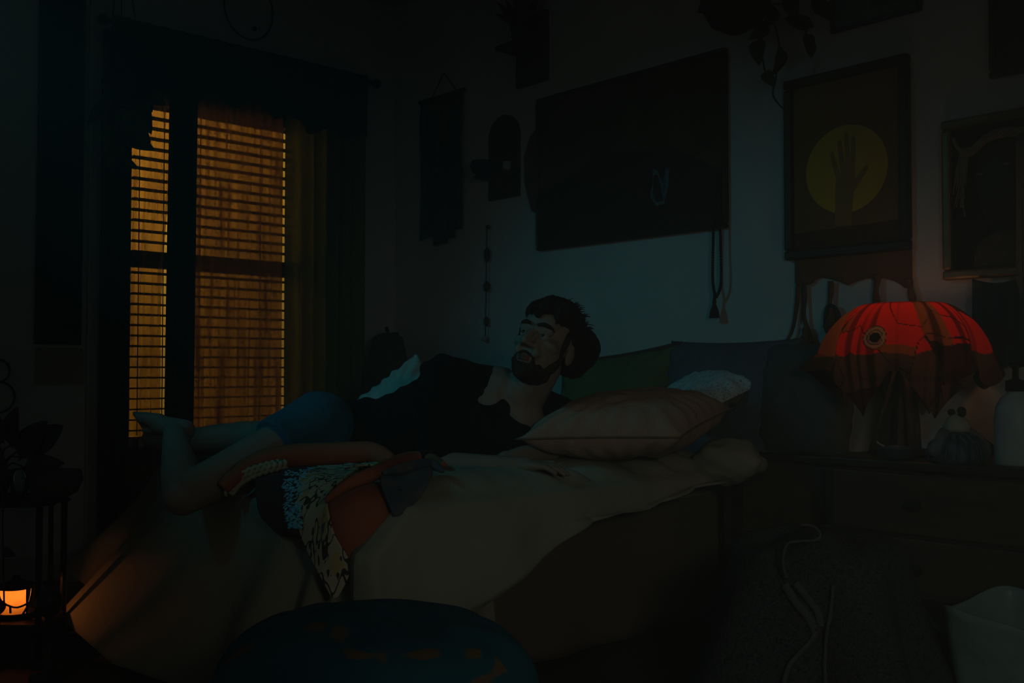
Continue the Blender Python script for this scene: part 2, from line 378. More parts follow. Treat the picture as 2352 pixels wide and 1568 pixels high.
# curtains
rod = thing('curtain_rod', (-.85, -.09, 2.27), 'thin black iron curtain rod above the window', 'curtain rod')
MB().tube([(-1.54, -.09, 2.30), (-.20, -.09, 2.30)], .011, 10).build('rod', M['rod'], rod)
for x in (-1.56, -.185): MB().ell((x, -.09, 2.30), .024).build('finial', M['rod'], rod)
for x in (-1.47, -.27): MB().tube([(x, 0, 2.30), (x, -.09, 2.30)], .008, 8).build('bracket', M['rod'], rod)
def curtain(name, m, x0, x1, z0, z1, folds, amp, y, label, seed, warp=lambda u, v: 0, cat='curtain', solid=0, grp=None, nu=160, nv=30):
    def fn(u, v):
        x = lerp(x0, x1, u)+warp(u, v)
        ph = 2*PI*folds*u+1.6*nz((u*4, v*.8, seed))
        a = amp*(.7+.5*nz((u*6, seed, v*.5)))
        return Vector((x+.3*a*math.cos(ph), y+a*math.sin(ph), lerp(z1, z0, v)))
    return tag(MB().grid(fn, nu, nv).build(name, m, solid=solid), label, cat, grp)
curtain('sheer_curtain', M['sheer_l'], -1.475, -1.235, .30, 2.26, 4, .012, -.050, 'thin amber sheer curtain over the left half of the glowing window', 1, warp=lambda u, v: -.05*u*smooth(.1, .6, v)+.03*(1-u)*(1-smooth(.0, .3, v)))
curtain('sheer_curtain', M['sheer_r'], -1.15, -.70, .30, 2.26, 8, .016, -.058, 'rust-brown sheer curtain over the right half of the glowing window', 2)
curtain('gathered_curtain', M['dark_drape'], -1.262, -1.14, .30, 2.26, 6, .018, -.075, 'dark brown gathered curtain bunched between the two sheers', 3, warp=lambda u, v: -.012*v, solid=.003)
curtain('dark_drape', M['dark_drape'], -1.56, -1.445, .06, 2.26, 5, .020, -.085, 'dark brown drape hanging at the far left edge of the window', 4, solid=.004)
curtain('olive_drape', M['olive'], -.705, -.255, .10, 2.27, 6, .030, -.085, 'olive green drape in deep folds right of the window', 5, solid=.0)
def val(u, v):
    x = lerp(-1.54, -.262, u); zb = 2.045+.018*math.sin(u*40)+.03*nz((u*9, 3, 0))-.05*smooth(.62, .75, u)
    return Vector((x, -.125+.012*math.sin(u*95+nz((u*5, 1, 1)))*(.3+v), lerp(2.315, zb, v)))
tag(MB().grid(val, 220, 12).build('valance', M['valance'], solid=.004), 'black lace valance with uneven hem along the curtain rod', 'valance')

# ------------------------------------------------------------------ bed
BX0, BX1, BY0, BY1 = -1.74, -.07, -2.15, -.60
bed = thing('bed', (-.93, -1.38, 0), 'low queen bed with taupe skirt against the right wall', 'bed')
MB().box((BX0+.18, BY0+.02, .12), (BX1, BY1-.02, .30)).build('box_spring', M['mattress'], bed, bevel=.02)
MB().box((BX0+.16, BY0, .30), (BX1, BY1, .50)).build('mattress', M['mattress'], bed, bevel=.05)
for x in (BX0+.26, BX1-.1):
    for y in (BY0+.1, BY1-.1): MB().lathe((x, y, 0), [(.025, 0), (.03, .12)], 10).build('leg', M['wood_dark'], bed)
def skirt(u, v):
    x = lerp(BX0+.06, BX1, u); d = .006*math.sin(u*34+2*nz((u*5, 0, 0)))*(.3+v)
    return Vector((x, BY0-.012-.02*v-d, lerp(.42, .012, v)))
MB().grid(skirt, 120, 10).build('bed_skirt', M['skirt'], bed, solid=.003)

# bedspread: rings from the middle out over the edges to a flared hem
ccx, ccy, hx, hy = (BX0+BX1)/2, (BY0+BY1)/2, (BX1-BX0)/2+.015, (BY1-BY0)/2+.015
def rr(a, k=1.0):
    c, s_ = math.cos(a), math.sin(a); e = 2/9.0
    return (hx*math.copysign(abs(c)**e, c)*k, hy*math.copysign(abs(s_)**e, s_)*k)
def spread(u, v):
    a = 2*PI*u; x, y = rr(a); x += .15*smooth(-.3, .9, y/hy)*smooth(.2, .9, -x/hx)
    if v < .45:
        k = .04+.96*math.sin(v/.45*PI/2)**.9
        zt = .52+.008*nz((x*k*3, y*k*3, 1))+.006*nz((x*k*9, y*k*9, 4))
        zt -= .03*smooth(.93, 1.0, k)
        return Vector((ccx+x*k, ccy+y*k, zt))
    w_ = (v-.45)/.55
    foot = smooth(.55, .98, -x/hx); near_ = smooth(.5, .95, -y/hy)*smooth(.45, .62, -x/hx); far_ = smooth(.5, .95, y/hy)*smooth(-.2, .2, -x/hx)
    h = max(foot, near_, far_)
    zb = lerp(.445, .016, h); fl = lerp(.01, lerp(.24, .40, smooth(-.6, .8, y/hy)), h)
    fold = .055*h*math.sin(a*21+4*nz((x*2, y*2, 0)))*w_**.8+.045*h*nz((x*5, y*5, w_*2))*w_
    L_ = math.hypot(x, y); n = Vector((math.copysign(abs(x/hx)**6, x), math.copysign(abs(y/hy)**6, y), 0)).normalized()
    off = fl*w_**1.3+fold
    return Vector((ccx+x, ccy+y, lerp(.49, zb, w_)))+n*(off+.008)
tag(MB().grid(spread, 260, 60, wrap=True).build('bedspread', M['sheet'], solid=.004), 'sage bedspread hanging over the foot of the bed to the floor', 'bedspread')

# duvet bunched along the near edge
def duvet_pt(u, v):
    # v: closed profile, u along the bed
    prof = [(-1.72, .525), (-1.80, .56), (-2.00, .575), (-2.16, .57), (-2.27, .53), (-2.325, .44), (-2.335, 0.0), (-2.30, -.02), (-2.235, 0.02), (-2.225, .44), (-2.16, .527), (-2.0, .527)]
    n = len(prof); xx = (v % 1.0)*n; i = int(xx); f_ = xx-i
    q = [prof[(i+k-1) % n] for k in range(4)]
    def c1(k): return cr([Vector((p[k], 0, 0)) for p in q], (1+f_)/3).x
    y, zz = c1(0), c1(1)
    down = max(0, min(1, (.53-zz)/.53))
    xs = lerp(-1.55, -1.80, smooth(-.25, .30, down)); xe = -.30
    x = lerp(xs, xe, u)
    zb = lerp(.235, .435, smooth(-1.55, -.95, x)); zb = lerp(zb, .485, smooth(-.9, -.45, x))
    if zz < .44: zz = lerp(zb, .44, max(0, zz)/.44) if zb < .44 else zb+.02*zz
    zz = max(zz, zb-.01)
    wr = (.034*abs(math.sin(x*17+1.6*zz*4+4*nz((x*3, zz*2, 2))))-.014)*smooth(-1.3, -.95, x)*(1-.25*down)+.022*nz((x*4, y*4, zz*4+3))+.010*nz((x*11, y*9, zz*9))
    y2 = y-(wr*.9+.0)*smooth(.05, .4, down) if y < -2.23 else y
    if zz > .53 : zz += wr*.7
    pin = math.sin(PI*min(1, u/.02)/2)**.5 if u < .02 else (math.sin(PI*min(1, (1-u)/.10)/2)**.5 if u > .9 else 1)
    pc = Vector((x, -2.12 if y > -2.2 else -2.27, .55 if y > -2.2 else zz))
    p_ = Vector((x, y2, zz))
    return pc.lerp(p_, pin) if pin < 1 else p_
tag(MB().grid(lambda v, u: duvet_pt(u, v), 84, 150, wrap=True).build('duvet', M['duvet']), 'crumpled oat-coloured duvet draped along the near edge of the bed', 'duvet')
# bunched end of the duvet by the pillows
b = MB(); c0 = P(1674, 1058, 3.32)
def bun(u, v):
    a, t = 2*PI*u, PI*v
    d = Vector((math.sin(t)*math.cos(a), math.sin(t)*math.sin(a), math.cos(t)))
    r = 1+.20*nz(d*1.8+Vector((3, 1, 0)))+.022*math.sin(d.z*11+5*nz(d*2))
    return c0+Vector((d.x*.105*r, d.y*.115*r, d.z*.074*r))
tag(b.grid(bun, 48, 30, wrap=True).build('bunched_throw', M['duvet']), 'bunched oat-coloured throw at the head end of the duvet', 'throw')

# quilt lying over the near foot corner, laid on the bed's volume
def sdf(p):
    c = Vector((ccx, ccy-.02, .25)); hb = Vector((hx+.02, hy+.06, .285)); r = .09
    q = Vector((abs(p.x-c.x)-hb.x+r, abs(p.y-c.y)-hb.y+r, abs(p.z-c.z)-hb.z+r))
    o_ = Vector((max(q.x, 0), max(q.y, 0), max(q.z, 0))).length
    d = o_+min(max(q.x, q.y, q.z), 0)-r
    return d-.06*smooth(.45, .1, p.z)
def drape(px, py, off):
    r = ray(px, py); t = 1.6
    for _ in range(60):
        d = sdf(CAM+r*t)-off
        t += d*.8
        if abs(d) < 5e-4 or t > 4.5: break
    return CAM+r*t
def patch(name, m, parent, cols, off, nu, nv, wr=.006, solid=.006, fold=0):
    """cols: list of columns, each a list of (px,py) down the cloth"""
    cc = [[Vector((x, y, 0)) for x, y in c] for c in cols]
    def fn(u, v):
        q = cr([cr(c, v) for c in cc], u)
        o_ = off+wr*nz((q.x*.02, q.y*.02, off*90))+fold*math.sin(q.x*.05+q.y*.02)
        return drape(q.x, q.y, o_)
    return MB().grid(fn, nu, nv).build(name, m, parent, solid=solid)
q0 = P(780, 1200, 2.5)
qt = thing('patchwork_quilt', (q0.x, q0.y, .30), 'rust patchwork quilt with cream floral border over the bed corner', 'quilt')
patch('rust_panel', M['rust'], qt, [[(700, 1100), (735, 1150), (752, 1200), (775, 1250), (797, 1312)], [(800, 1085), (835, 1120), (835, 1180), (820, 1250), (803, 1314)], [(880, 1062), (905, 1110), (912, 1180), (872, 1250), (808, 1316)]], .030, 24, 30)
patch('floral_border', M['floral'], qt, [[(690, 1082), (682, 1140), (684, 1200), (704, 1258), (738, 1325), (764, 1374)], [(770, 1062), (735, 1110), (720, 1170), (735, 1235), (768, 1300), (768, 1374)], [(872, 1050), (800, 1092), (754, 1140), (766, 1222), (806, 1300), (776, 1372)]], .040, 26, 44)
patch('floral_border', M['floral'], qt, [[(790, 1050), (835, 1046), (880, 1052)], [(790, 1078), (840, 1068), (885, 1072)]][::-1], .046, 12, 12)
patch('maroon_panel', M['maroon'], qt, [[(586, 1090), (590, 1140), (600, 1185), (640, 1225)], [(655, 1078), (655, 1130), (655, 1180), (668, 1232)]], .030, 14, 16)
strip = patch('trim_band', M['maroon'], qt, [[(646, 1080), (648, 1125), (652, 1175), (660, 1222)], [(706, 1070), (692, 1120), (686, 1172), (692, 1236)]], .038, 10, 18)
bd = MB(); rnd = random.Random(3)
for i in range(210):
    v = rnd.random(); u = rnd.random()
    l = cr([Vector((650, 1082, 0)), Vector((650, 1125, 0)), Vector((655, 1175, 0)), Vector((664, 1214, 0))], v); r_ = cr([Vector((716, 1074, 0)), Vector((698, 1120, 0)), Vector((690, 1172, 0)), Vector((694, 1214, 0))], v)
    q = l.lerp(r_, u); a = rnd.uniform(-1.2, .2)*1.0+.2; ln = rnd.uniform(3, 7.5)
    p0, p1 = drape(q.x-ln*math.cos(a), q.y-ln*math.sin(a), .047), drape(q.x+ln*math.cos(a), q.y+ln*math.sin(a), .047)
    bd.tube([p0, (p0+p1)/2, p1], [.0008, .0024, .0008], 5)
tag(bd.build('embroidery', M['bead'], strip), 'pale blue stitched beads', kind='stuff')
patch('denim_patch', M['denim'], qt, [[(872, 1092), (880, 1125), (905, 1185)], [(920, 1075), (935, 1110), (930, 1178)], [(990, 1070), (992, 1095), (968, 1140)]], .058, 14, 12, wr=.010)
hm = [(512, 1122, 2.80), (545, 1092, 2.82), (580, 1070, 2.85), (640, 1050, 2.88), (720, 1044, 2.91), (800, 1040, 2.94), (856, 1038, 2.94), (895, 1058, 2.90), (915, 1082, 2.86)]
pts = curve([P(*q) for q in hm], 40)
MB().tube(pts, [.014+.020*math.sin(PI*min(1, (i+1)/39*1.02))**.6+.004*nz((i*.3, 0, 0)) for i in range(40)], 12).build('rolled_edge', M['rust'], qt)
pts = curve([drape(x, y, .060) for x, y in [(748, 1150), (800, 1112), (865, 1084), (930, 1054), (985, 1050), (1020, 1066)]], 30)
MB().tube(pts, [.006+.014*math.sin(PI*(i+.5)/30) for i in range(30)], 10).build('fold', M['rust'], qt)
pts = curve([drape(x, y, .066) for x, y in [(880, 1086), (930, 1076), (985, 1066), (1018, 1082)]], 20)
MB().tube(pts, [.004+.012*math.sin(PI*(i+.5)/20) for i in range(20)], 10).build('fold', M['denim'], qt)
# cream yarn braid
for k in range(3):
    base = curve([drape(x, y, .05) for x, y in [(527, 1128), (545, 1105), (580, 1085), (620, 1072), (652, 1066)]], 60)
    pts = [p+RGT*(.011*math.cos(i*.42+2.09*k))+UPV*(.011*math.sin(i*.84+4.18*k)) for i, p in enumerate(base)]
    MB().tube(pts, .0065, 7).build('yarn_strand', M['yarn'], qt)

# ------------------------------------------------------------------ pillows
def pillow(name, m, c, ex, ey, ez, sx, sy, t, label, wr=.01, seam=None, m2=None, seed=0, cat='pillow', bulge=.06, shear=False):
    ex, ey, ez = Vector(ex).normalized(), Vector(ey), Vector(ez)
    ey = (ey if shear else (ey-ex*ey.dot(ex))).normalized(); ez = ex.cross(ey).normalized()
    c = Vector(c); root = None
    lowz = c.z-.5*max(abs(ey.z)*sy, abs(ez.z)*t)
    root = thing(name, (c.x, c.y, lowz), label, cat)
    def pt(u, v, sgn):
        U, V = u*2-1, v*2-1
        w_ = (max(0, 1-abs(U)**2.6)**.55)*(max(0, 1-abs(V)**2.6)**.55)
        inx = 1-bulge*(1-V*V)*0-bulge*(V*V < 0)
        kx = 1-bulge*(1-V*V)*abs(U); ky = 1-bulge*(1-U*U)*abs(V)
        h = t/2*w_*(1+.12*nz((U*2+seed, V*2, sgn)))+wr*w_**.5*nz((U*5+seed, V*5, sgn*3))
        rad = math.atan2(V, U); edge = max(abs(U), abs(V))
        h += wr*.8*math.sin(rad*22+seed)*smooth(.45, .85, edge)*(1-smooth(.93, 1, edge))
        return c+ex*(U*sx/2*kx)+ey*(V*sy/2*ky)+ez*(h*sgn)
    n = 34
    a = MB().grid(lambda u, v: pt(u, v, 1), n, n)
    if m2 is None:
        a.grid(lambda u, v: pt(1-u, v, -1), n, n)
        o_ = a.build('cover', m, root)
        weld(o_)
    else:
        a.build('front_cover', m, root); MB().grid(lambda u, v: pt(1-u, v, -1), n, n).build('back_cover', m2, root)
    if seam is not None:
        loop = [pt(i/20, 0, 1) for i in range(20)]+[pt(1, i/20, 1) for i in range(20)]+[pt(1-i/20, 1, 1) for i in range(20)]+[pt(0, 1-i/20, 1) for i in range(20)]
        MB().tube(loop, seam[1], 6, closed=True).build('piping', seam[0], root)
    return root
def weld(o_):
    bm = bmesh.new(); bm.from_mesh(o_.data); bmesh.ops.remove_doubles(bm, verts=bm.verts, dist=.0006); bmesh.ops.recalc_face_normals(bm, faces=bm.faces); bm.to_mesh(o_.data); bm.free()
    for p in o_.data.polygons: p.use_smooth = True
A_, B_, C_ = P(1190, 1004, 2.98), P(1560, 1000, 2.98), P(1684, 934, 3.36)
pillow('pillow', M['peach'], (A_+C_)/2+Vector((0, 0, -.005)), B_-A_, C_-B_, None or (0, 0, 1), (B_-A_).length*1.02, (C_-B_).length*1.02, .20, 'peach linen pillow in front beside the lying man', wr=.008, seam=(M['seam'], .0035), seed=1, shear=True)
T_, L_, K_ = P(1759, 877, 3.42), P(1545, 985, 3.22), P(1508, 912, 3.58)
pillow('pillow', M['white_tex'], (T_+K_)/2, T_-L_, K_-L_, (0, 0, 1), (T_-L_).length, (K_-L_).length, .115, 'white textured pillow tucked behind the peach pillow', wr=.007, m2=M['grey_rib'], seed=2, shear=True)
nX = Vector((0, -1, 0))
c0 = onX(1412, 938, -.20); pillow('pillow', M['green'], c0, (0, -1, .11), (.28, .11, 1), 0 or (1, 0, 0), .60, .44, .17, 'olive green pillow with brown piping leaning on the wall', seam=(M['pipe'], .013), seed=3)
c0 = onX(1668, 918, -.19); pillow('pillow', M['slate'], c0, nX, (.25, 0, 1), (1, 0, 0), .56, .44, .16, 'slate blue pillow leaning on the wall right of the green one', seed=4)
c0 = P(925, 948, 3.72); pillow('pillow', M['mint'], c0, P(975, 855, 3.75)-P(870, 935, 3.75), (.35, .15, 1), (0, 0, 1), .34, .34, .12, 'pale mint pillow peeking out behind the man\'s back', seed=6, wr=.014)

# chest between bed and nightstand
cb = thing('wooden_chest', (-.2, -2.42, 0), 'low brown wooden chest squeezed between bed and nightstand', 'chest')
MB().box((-.28, -2.66, .03), (-.03, -2.24, .555)).build('body', M['wood_mid'], cb, shade=False, bevel=.006)
MB().box((-.295, -2.675, .555), (-.02, -2.225, .58)).build('lid', M['wood_dark'], cb, shade=False, bevel=.005)
for y in (-2.60, -2.30): MB().box((-.286, y-.02, .05), (-.279, y+.02, .54)).build('batten', M['wood_dark'], cb, shade=False)
c0 = onX(1852, 922, -.20)
pillow('cushion', M['charcoal'], (c0.x, c0.y, .58+.175), (0, -1, 0), (.22, 0, 1), (1, 0, 0), .33, .38, .18, 'dark charcoal cushion standing left of the glowing lamp', seed=5, wr=.004, bulge=.02, cat='cushion')

# ------------------------------------------------------------------ person
J = dict(pelvis=P(752, 1000, 3.27), belly=P(880, 1004, 3.26), chest=P(1040, 945, 3.20), upper=P(1135, 925, 3.16),
         rsh=P(1012, 872, 3.10), lsh=P(1270, 958, 3.22), nbase=P(1186, 935, 3.14),
         relb=P(1002, 1066, 2.97), rwri=P(1190, 1070, 2.90), rkn=P(1246, 1068, 2.885),
         lelb=P(1262, 1030, 3.10), lwri=P(1178, 1052, 3.0), lkn=P(1128, 1060, 2.975),
         rhip=P(735, 975, 3.16), rknee=P(420, 1138, 2.80), rank=P(402, 992, 3.12), rtoe=P(322, 968, 3.20),
         lhip=P(768, 1015, 3.36), lknee=P(550, 1003, 3.50), lank=P(402, 1012, 3.62), ltoe=P(335, 1000, 3.66))
person = thing('person', (J['pelvis'].x, J['pelvis'].y, .53), 'person in black t-shirt and navy shorts lying propped on elbow looking up', 'person')
# head frame: f forward, u up, s towards his left
hf = (RGT*-.42-FWD*.80+UPV*.36).normalized()
hu = (RGT*.36+UPV*.90+FWD*.25); hu = (hu-hf*hu.dot(hf)).normalized()
hs = hu.cross(hf).normalized()
HC = P(1255, 794, 3.08)
K = 1.08
def H(s, f_, u): return HC+(hs*s+hf*f_+hu*u)*K
AX = (hs, hf, hu)
def kr(*r): return tuple(x*K for x in r)
body = MB()
body.ell(H(0, -.012, .036), kr(.076, .096, .086), AX, 24, 16)
body.ell(H(0, .022, -.028), kr(.066, .072, .085), AX, 24, 16)
body.ell(H(0, .034, -.083), kr(.054, .052, .037), AX, 20, 12)
body.ell(H(0, .070, -.103), kr(.022, .017, .018), AX)
body.ell(H(0, .060, .045), kr(.055, .034, .036), AX)
body.cap(H(-.044, .080, .020), H(-.010, .090, .018), .012*K, .011*K); body.cap(H(.044, .080, .020), H(.010, .090, .018), .012*K, .011*K)
body.cap(H(0, .094, .012), H(0, .120, -.030), .0085*K, .0125*K)
for s_ in (-1, 1):
    body.ell(H(s_*.013, .106, -.036), kr(.009, .011, .008), AX)
    body.ell(H(s_*.044, .054, -.020), kr(.026, .028, .020), AX)
    body.ell(H(s_*.078, -.008, -.012), kr(.010, .020, .032), AX)
    body.cap(H(s_*.018, .091, .0075), H(s_*.046, .081, .006), .0046*K, .0046*K)
    body.cap(H(s_*.018, .090, -.0105), H(s_*.046, .079, -.010), .004*K, .004*K)
    body.cap(H(s_*.020, .086, -.028), H(s_*.030, .086, -.052), .012*K, .012*K)
body.cap(H(-.019, .089, -.066), H(.019, .089, -.066), .0075*K, .0075*K)
body.cap(H(-.017, .088, -.076), H(.017, .088, -.076), .008*K, .008*K)
# neck and trunk
body.cap(H(0, -.012, -.060), J['nbase'], .064, .072)
body.cap(P(1152, 898, 3.115), P(1196, 968, 3.10), .060, .055); body.cap(P(1186, 905, 3.10), P(1215, 965, 3.11), .055, .05); body.cap(J['nbase'], J['upper'], .085, .118); body.cap(J['upper'], J['chest'], .118, .122)
body.cap(J['nbase'], J['rsh'], .060, .062); body.cap(J['nbase'], J['lsh'], .060, .060)
body.cap(J['chest'], J['belly'], .120, .112); body.cap(J['belly'], J['pelvis'], .112, .112)
# arms
for a, b_, c_ in (('rsh', 'relb', 'rwri'), ('lsh', 'lelb', 'lwri')):
    body.cap(J[a], J[b_], .052, .040); body.cap(J[b_], J[c_], .040, .027)
def hand(w_, k_, curl, thumb_side):
    d = (k_-w_).normalized(); up = Vector((0, 0, 1)); sd = d.cross(up).normalized(); up = sd.cross(d)
    body.cap(w_, w_.lerp(k_, .35), .026, .026)
    for i, (o_, ln) in enumerate(((-.030, .062), (-.010, .074), (.010, .070), (.029, .054))):
        a = w_+sd*(o_*.6)+d*.02; b_ = k_+sd*o_-d*(.006*abs(i-1.3))
        body.cap(a, b_, .016, .0125)
        c_ = b_+d*(ln*.45)+sd*(o_*.12)-up*(curl*.2*ln); e = c_+d*(ln*.33)-up*(curl*.5*ln); g = e+d*(ln*.2)-up*(curl*.45*ln)
        body.cap(b_, c_, .0105, .0092, 10); body.cap(c_, e, .0092, .0082, 10); body.cap(e, g, .0082, .0072, 10)
    t0 = w_+sd*(thumb_side*.022)+d*.015; t1 = t0+sd*(thumb_side*.026)+d*.028; t2 = t1+d*.030+sd*(thumb_side*.008); t3 = t2+d*.022-sd*(thumb_side*.004)
    body.cap(t0, t1, .016, .013, 10); body.cap(t1, t2, .0125, .0105, 10); body.cap(t2, t3, .0105, .0085, 10)
hand(J['rwri'], J['rkn'], .35, -1)
hand(J['lwri'], J['lkn'], .35, 1)
# legs
body.cap(J['pelvis'], J['rhip'], .110, .095); body.cap(J['rhip'], J['rknee'], .082, .056)
body.cap(J['rknee'], J['rknee'].lerp(J['rank'], .35), .056, .054); body.cap(J['rknee'].lerp(J['rank'], .35), J['rank'], .054, .036)
body.cap(J['lhip'], J['lknee'], .082, .054); body.cap(J['lknee'], J['lknee'].lerp(J['lank'], .35), .052, .050); body.cap(J['lknee'].lerp(J['lank'], .35), J['lank'], .050, .034)
def foot(a, t, knee):
    d = (t-a); L_ = d.length; d.normalize(); up = (knee-a); up = (up-d*up.dot(d)).normalized(); sd = d.cross(up)
    body.cap(a-up*.02-d*.02, a+d*(L_*.55)-up*.012, .034, .030); body.cap(a+d*(L_*.5)-up*.012+sd*.012, a+d*L_*.9+sd*.018, .026, .020); body.cap(a+d*(L_*.5)-up*.012-sd*.012, a+d*L_*.85-sd*.024, .026, .017)
    for i in range(5):
        q = a+d*(L_*(.90-.035*i))+sd*(.026-.0135*i); body.cap(q, q+d*.030, .0115-.0008*i, .0095-.0008*i, 8)
foot(J['rank'], J['rtoe'], J['rknee']); foot(J['lank'], J['ltoe'], J['lknee'])
body.fuse('body', M['skin'], person, .0042, 7, .5)
# t-shirt
ts = MB()
ts.cap(J['upper']+FWD*.008-UPV*.008, J['chest'], .124, .140); ts.cap(J['chest'], J['belly'], .140, .124); ts.cap(J['belly'], P(800, 1004, 3.27), .124, .122)
ts.cap(J['upper'], J['lsh']+UPV*.004, .105, .074); ts.cap(P(1110, 900, 3.14), J['rsh'], .088, .076)
ts.cap(J['rsh'], J['rsh'].lerp(J['relb'], .85), .074, .060); ts.cap(J['lsh'], J['lsh'].lerp(J['lelb'], .75), .074, .062)
ts.cap(P(1090, 985, 3.08), P(1190, 1010, 3.08), .085, .06)
def shirt_fold(v, n):
    return .010*nz(v*9+Vector((2, 0, 0)))+.007*math.sin((v.x*1.3-v.y*1.0+v.z*2.2)*46+4*nz(v*6))*max(0, nz(v*4)+.35)
ts.fuse('t_shirt', M['shirt'], person, .006, 6, .5, shirt_fold)
sh = MB()
sh.cap(J['pelvis'], J['rhip'], .122, .108); sh.cap(P(800, 1004, 3.27), J['pelvis'], .116, .122)
sh.cap(J['rhip'], J['rhip'].lerp(J['rknee'], .27), .104, .090)
sh.cap(J['lhip'], J['lhip'].lerp(J['lknee'], .40), .098, .085); sh.cap(J['pelvis'], J['lhip'], .118, .10)
# flared leg opening, cut straight
ld = (J['rknee']-J['rhip']).normalized(); q = J['rhip']
sh.tube([q+ld*.02, q+ld*.10, q+ld*.185], [.104, .096, .093], 24)
sh.fuse('shorts', M['shorts'], person, .006, 5, .5, lambda v, n: .006*nz(v*10)+.006*math.sin((v.x+v.z)*60+3*nz(v*7))*max(0, nz(v*5+Vector((5, 5, 5)))+.2))
# eyes
for s_ in (-1, 1):
    gaze = (hf*.97+hu*.16-hs*.08).normalized(); e = H(s_*.032, .0785, -.001)
    ey = MB().ell(e, .0135*K, nu=20, nv=14).build('eye', M['eye'], person)
    MB().ell(e+gaze*.0105*K, kr(.0062, .0062, .0040), (gaze.orthogonal().normalized(), gaze.cross(gaze.orthogonal().normalized()), gaze)).build('iris', M['iris'], ey)
    br = [H(s_*.012, .104, .024), H(s_*.028, .100, .0295), H(s_*.044, .089, .027), H(s_*.054, .078, .019)]
    MB().tube(curve(br, 14), [.0035+.003*math.sin(PI*(i+.5)/14) for i in range(14)], 8).build('eyebrow', M['hair'], person)
MB().cap(H(-.016, .0935, -.0675), H(.016, .0940, -.0675), .0046*K, .0046*K).cap(H(-.013, .093, -.0745), H(.014, .0935, -.0750), .0056*K, .0056*K).build('lips', M['lip'], person)
# hair
hr = MB()
hr.ell(H(0, -.028, .060), kr(.086, .094, .080), AX, 24, 16); hr.ell(H(.01, -.050, .022), kr(.084, .074, .078), AX, 24, 16)
hr.ell(H(.012, .034, .100), kr(.070, .056, .034), AX); hr.ell(H(.05, .045, .078), kr(.030, .036, .034), AX); hr.ell(H(-.048, .040, .080), kr(.030, .034, .030), AX)
hr.cap(H(.015, .084, .085), H(-.004, .097, .058), .022, .012); hr.cap(H(-.03, .08, .085), H(-.035, .090, .062), .018, .009); hr.cap(H(.045, .07, .08), H(.05, .077, .052), .02, .01)
hr.ell(H(.082, -.062, .030), kr(.042, .060, .062), AX); hr.ell(H(.050, -.096, .005), kr(.05, .042, .055), AX)
for s_ in (-1, 1): hr.cap(H(s_*.074, .026, .03), H(s_*.072, .022, -.03), .012, .007); 
hr.ell(H(0, -.085, .05), kr(.07, .05, .07), AX)
ho = hr.fuse('hair', M['hair'], person, .005, 4, .5, lambda v, n: .008*nz(v*22)+.0028*math.sin((v-HC).dot(hs)*330+7*nz(v*14)))
rnd = random.Random(11); st = MB()
for i in range(150):
    a = rnd.uniform(0, 2*PI); t = rnd.uniform(.15, 1.25)
    d = (hs*(math.sin(t)*math.cos(a))+hf*(math.sin(t)*math.sin(a)*1.05)+hu*math.cos(t)).normalized()
    p0 = H(.01, -.02, .055)+d*(.076*K); tw = (hs*rnd.uniform(-.4, 1)+hf*rnd.uniform(-.6, .8)+d*.25).normalized(); ln = rnd.uniform(.014, .030)
    st.tube([p0, p0+d*.012+tw*ln*.4, p0+d*.010+tw*ln], [.0022, .0016, .0005], 4)
tag(st.build('hair_strands', M['hair'], ho), kind='stuff')
bd = MB()
bd.ell(H(0, .032, -.088), kr(.0570, .0540, .0385), AX, 24, 14); bd.ell(H(0, .070, -.105), kr(.029, .0215, .0225), AX)
for s_ in (-1, 1):
    bd.cap(H(s_*.056, .030, -.070), H(s_*.067, .012, -.030), .017, .010); bd.cap(H(s_*.004, .101, -.0555), H(s_*.025, .091, -.064), .0052, .0046); bd.cap(H(s_*.026, .088, -.066), H(s_*.028, .078, -.092), .0055, .011)
bd.cap(H(-.012, .087, -.089), H(.012, .087, -.089), .007, .007)
bd.fuse('beard', M['beard'], person, .0035, 4, .5, lambda v, n: .0022*nz(v*90))

# ------------------------------------------------------------------ things on the right wall (plane x = 0)
def wy(px, py, x=0.0): q = onX(px, py, x); return q.y, q.z
def frame_rect(name, pxs, label, cat, fm, fw, ft, inner, rot=0, top=None, rough=None):
    """pxs: left, right image x with bottom/top image y at the left edge"""
    (l, yb, yt, r) = pxs
    y0, z0 = wy(l, yb); _, z1 = wy(l, yt); y1, _ = wy(r, 300)
    if top: z1 = top
    root = thing(name, (0, (y0+y1)/2, z0), label, cat)
    ya, yb_ = max(y0, y1), min(y0, y1)
    for lo, hi in (((-ft, yb_, z0), (0, ya, z0+fw)), ((-ft, yb_, z1-fw), (0, ya, z1)), ((-ft, yb_, z0+fw), (0, yb_+fw, z1-fw)), ((-ft, ya-fw, z0+fw), (0, ya, z1-fw))):
        MB().box(lo, hi).build('frame_bar', fm, root, shade=False, bevel=min(.008, ft*.3))
    pic = MB().box((-ft*.45, yb_+fw*.8, z0+fw*.8), (-.002, ya-fw*.8, z1-fw*.8)).build('picture', inner, root, shade=False)
    return root, pic, (yb_+fw, ya-fw, z0+fw, z1-fw, -ft*.45)
def flat(pts, name, m, parent, x, t=.0012):
    return MB().poly([(x, y, z) for y, z in pts], (-1, 0, 0), t).build(name, m, parent, shade=False)
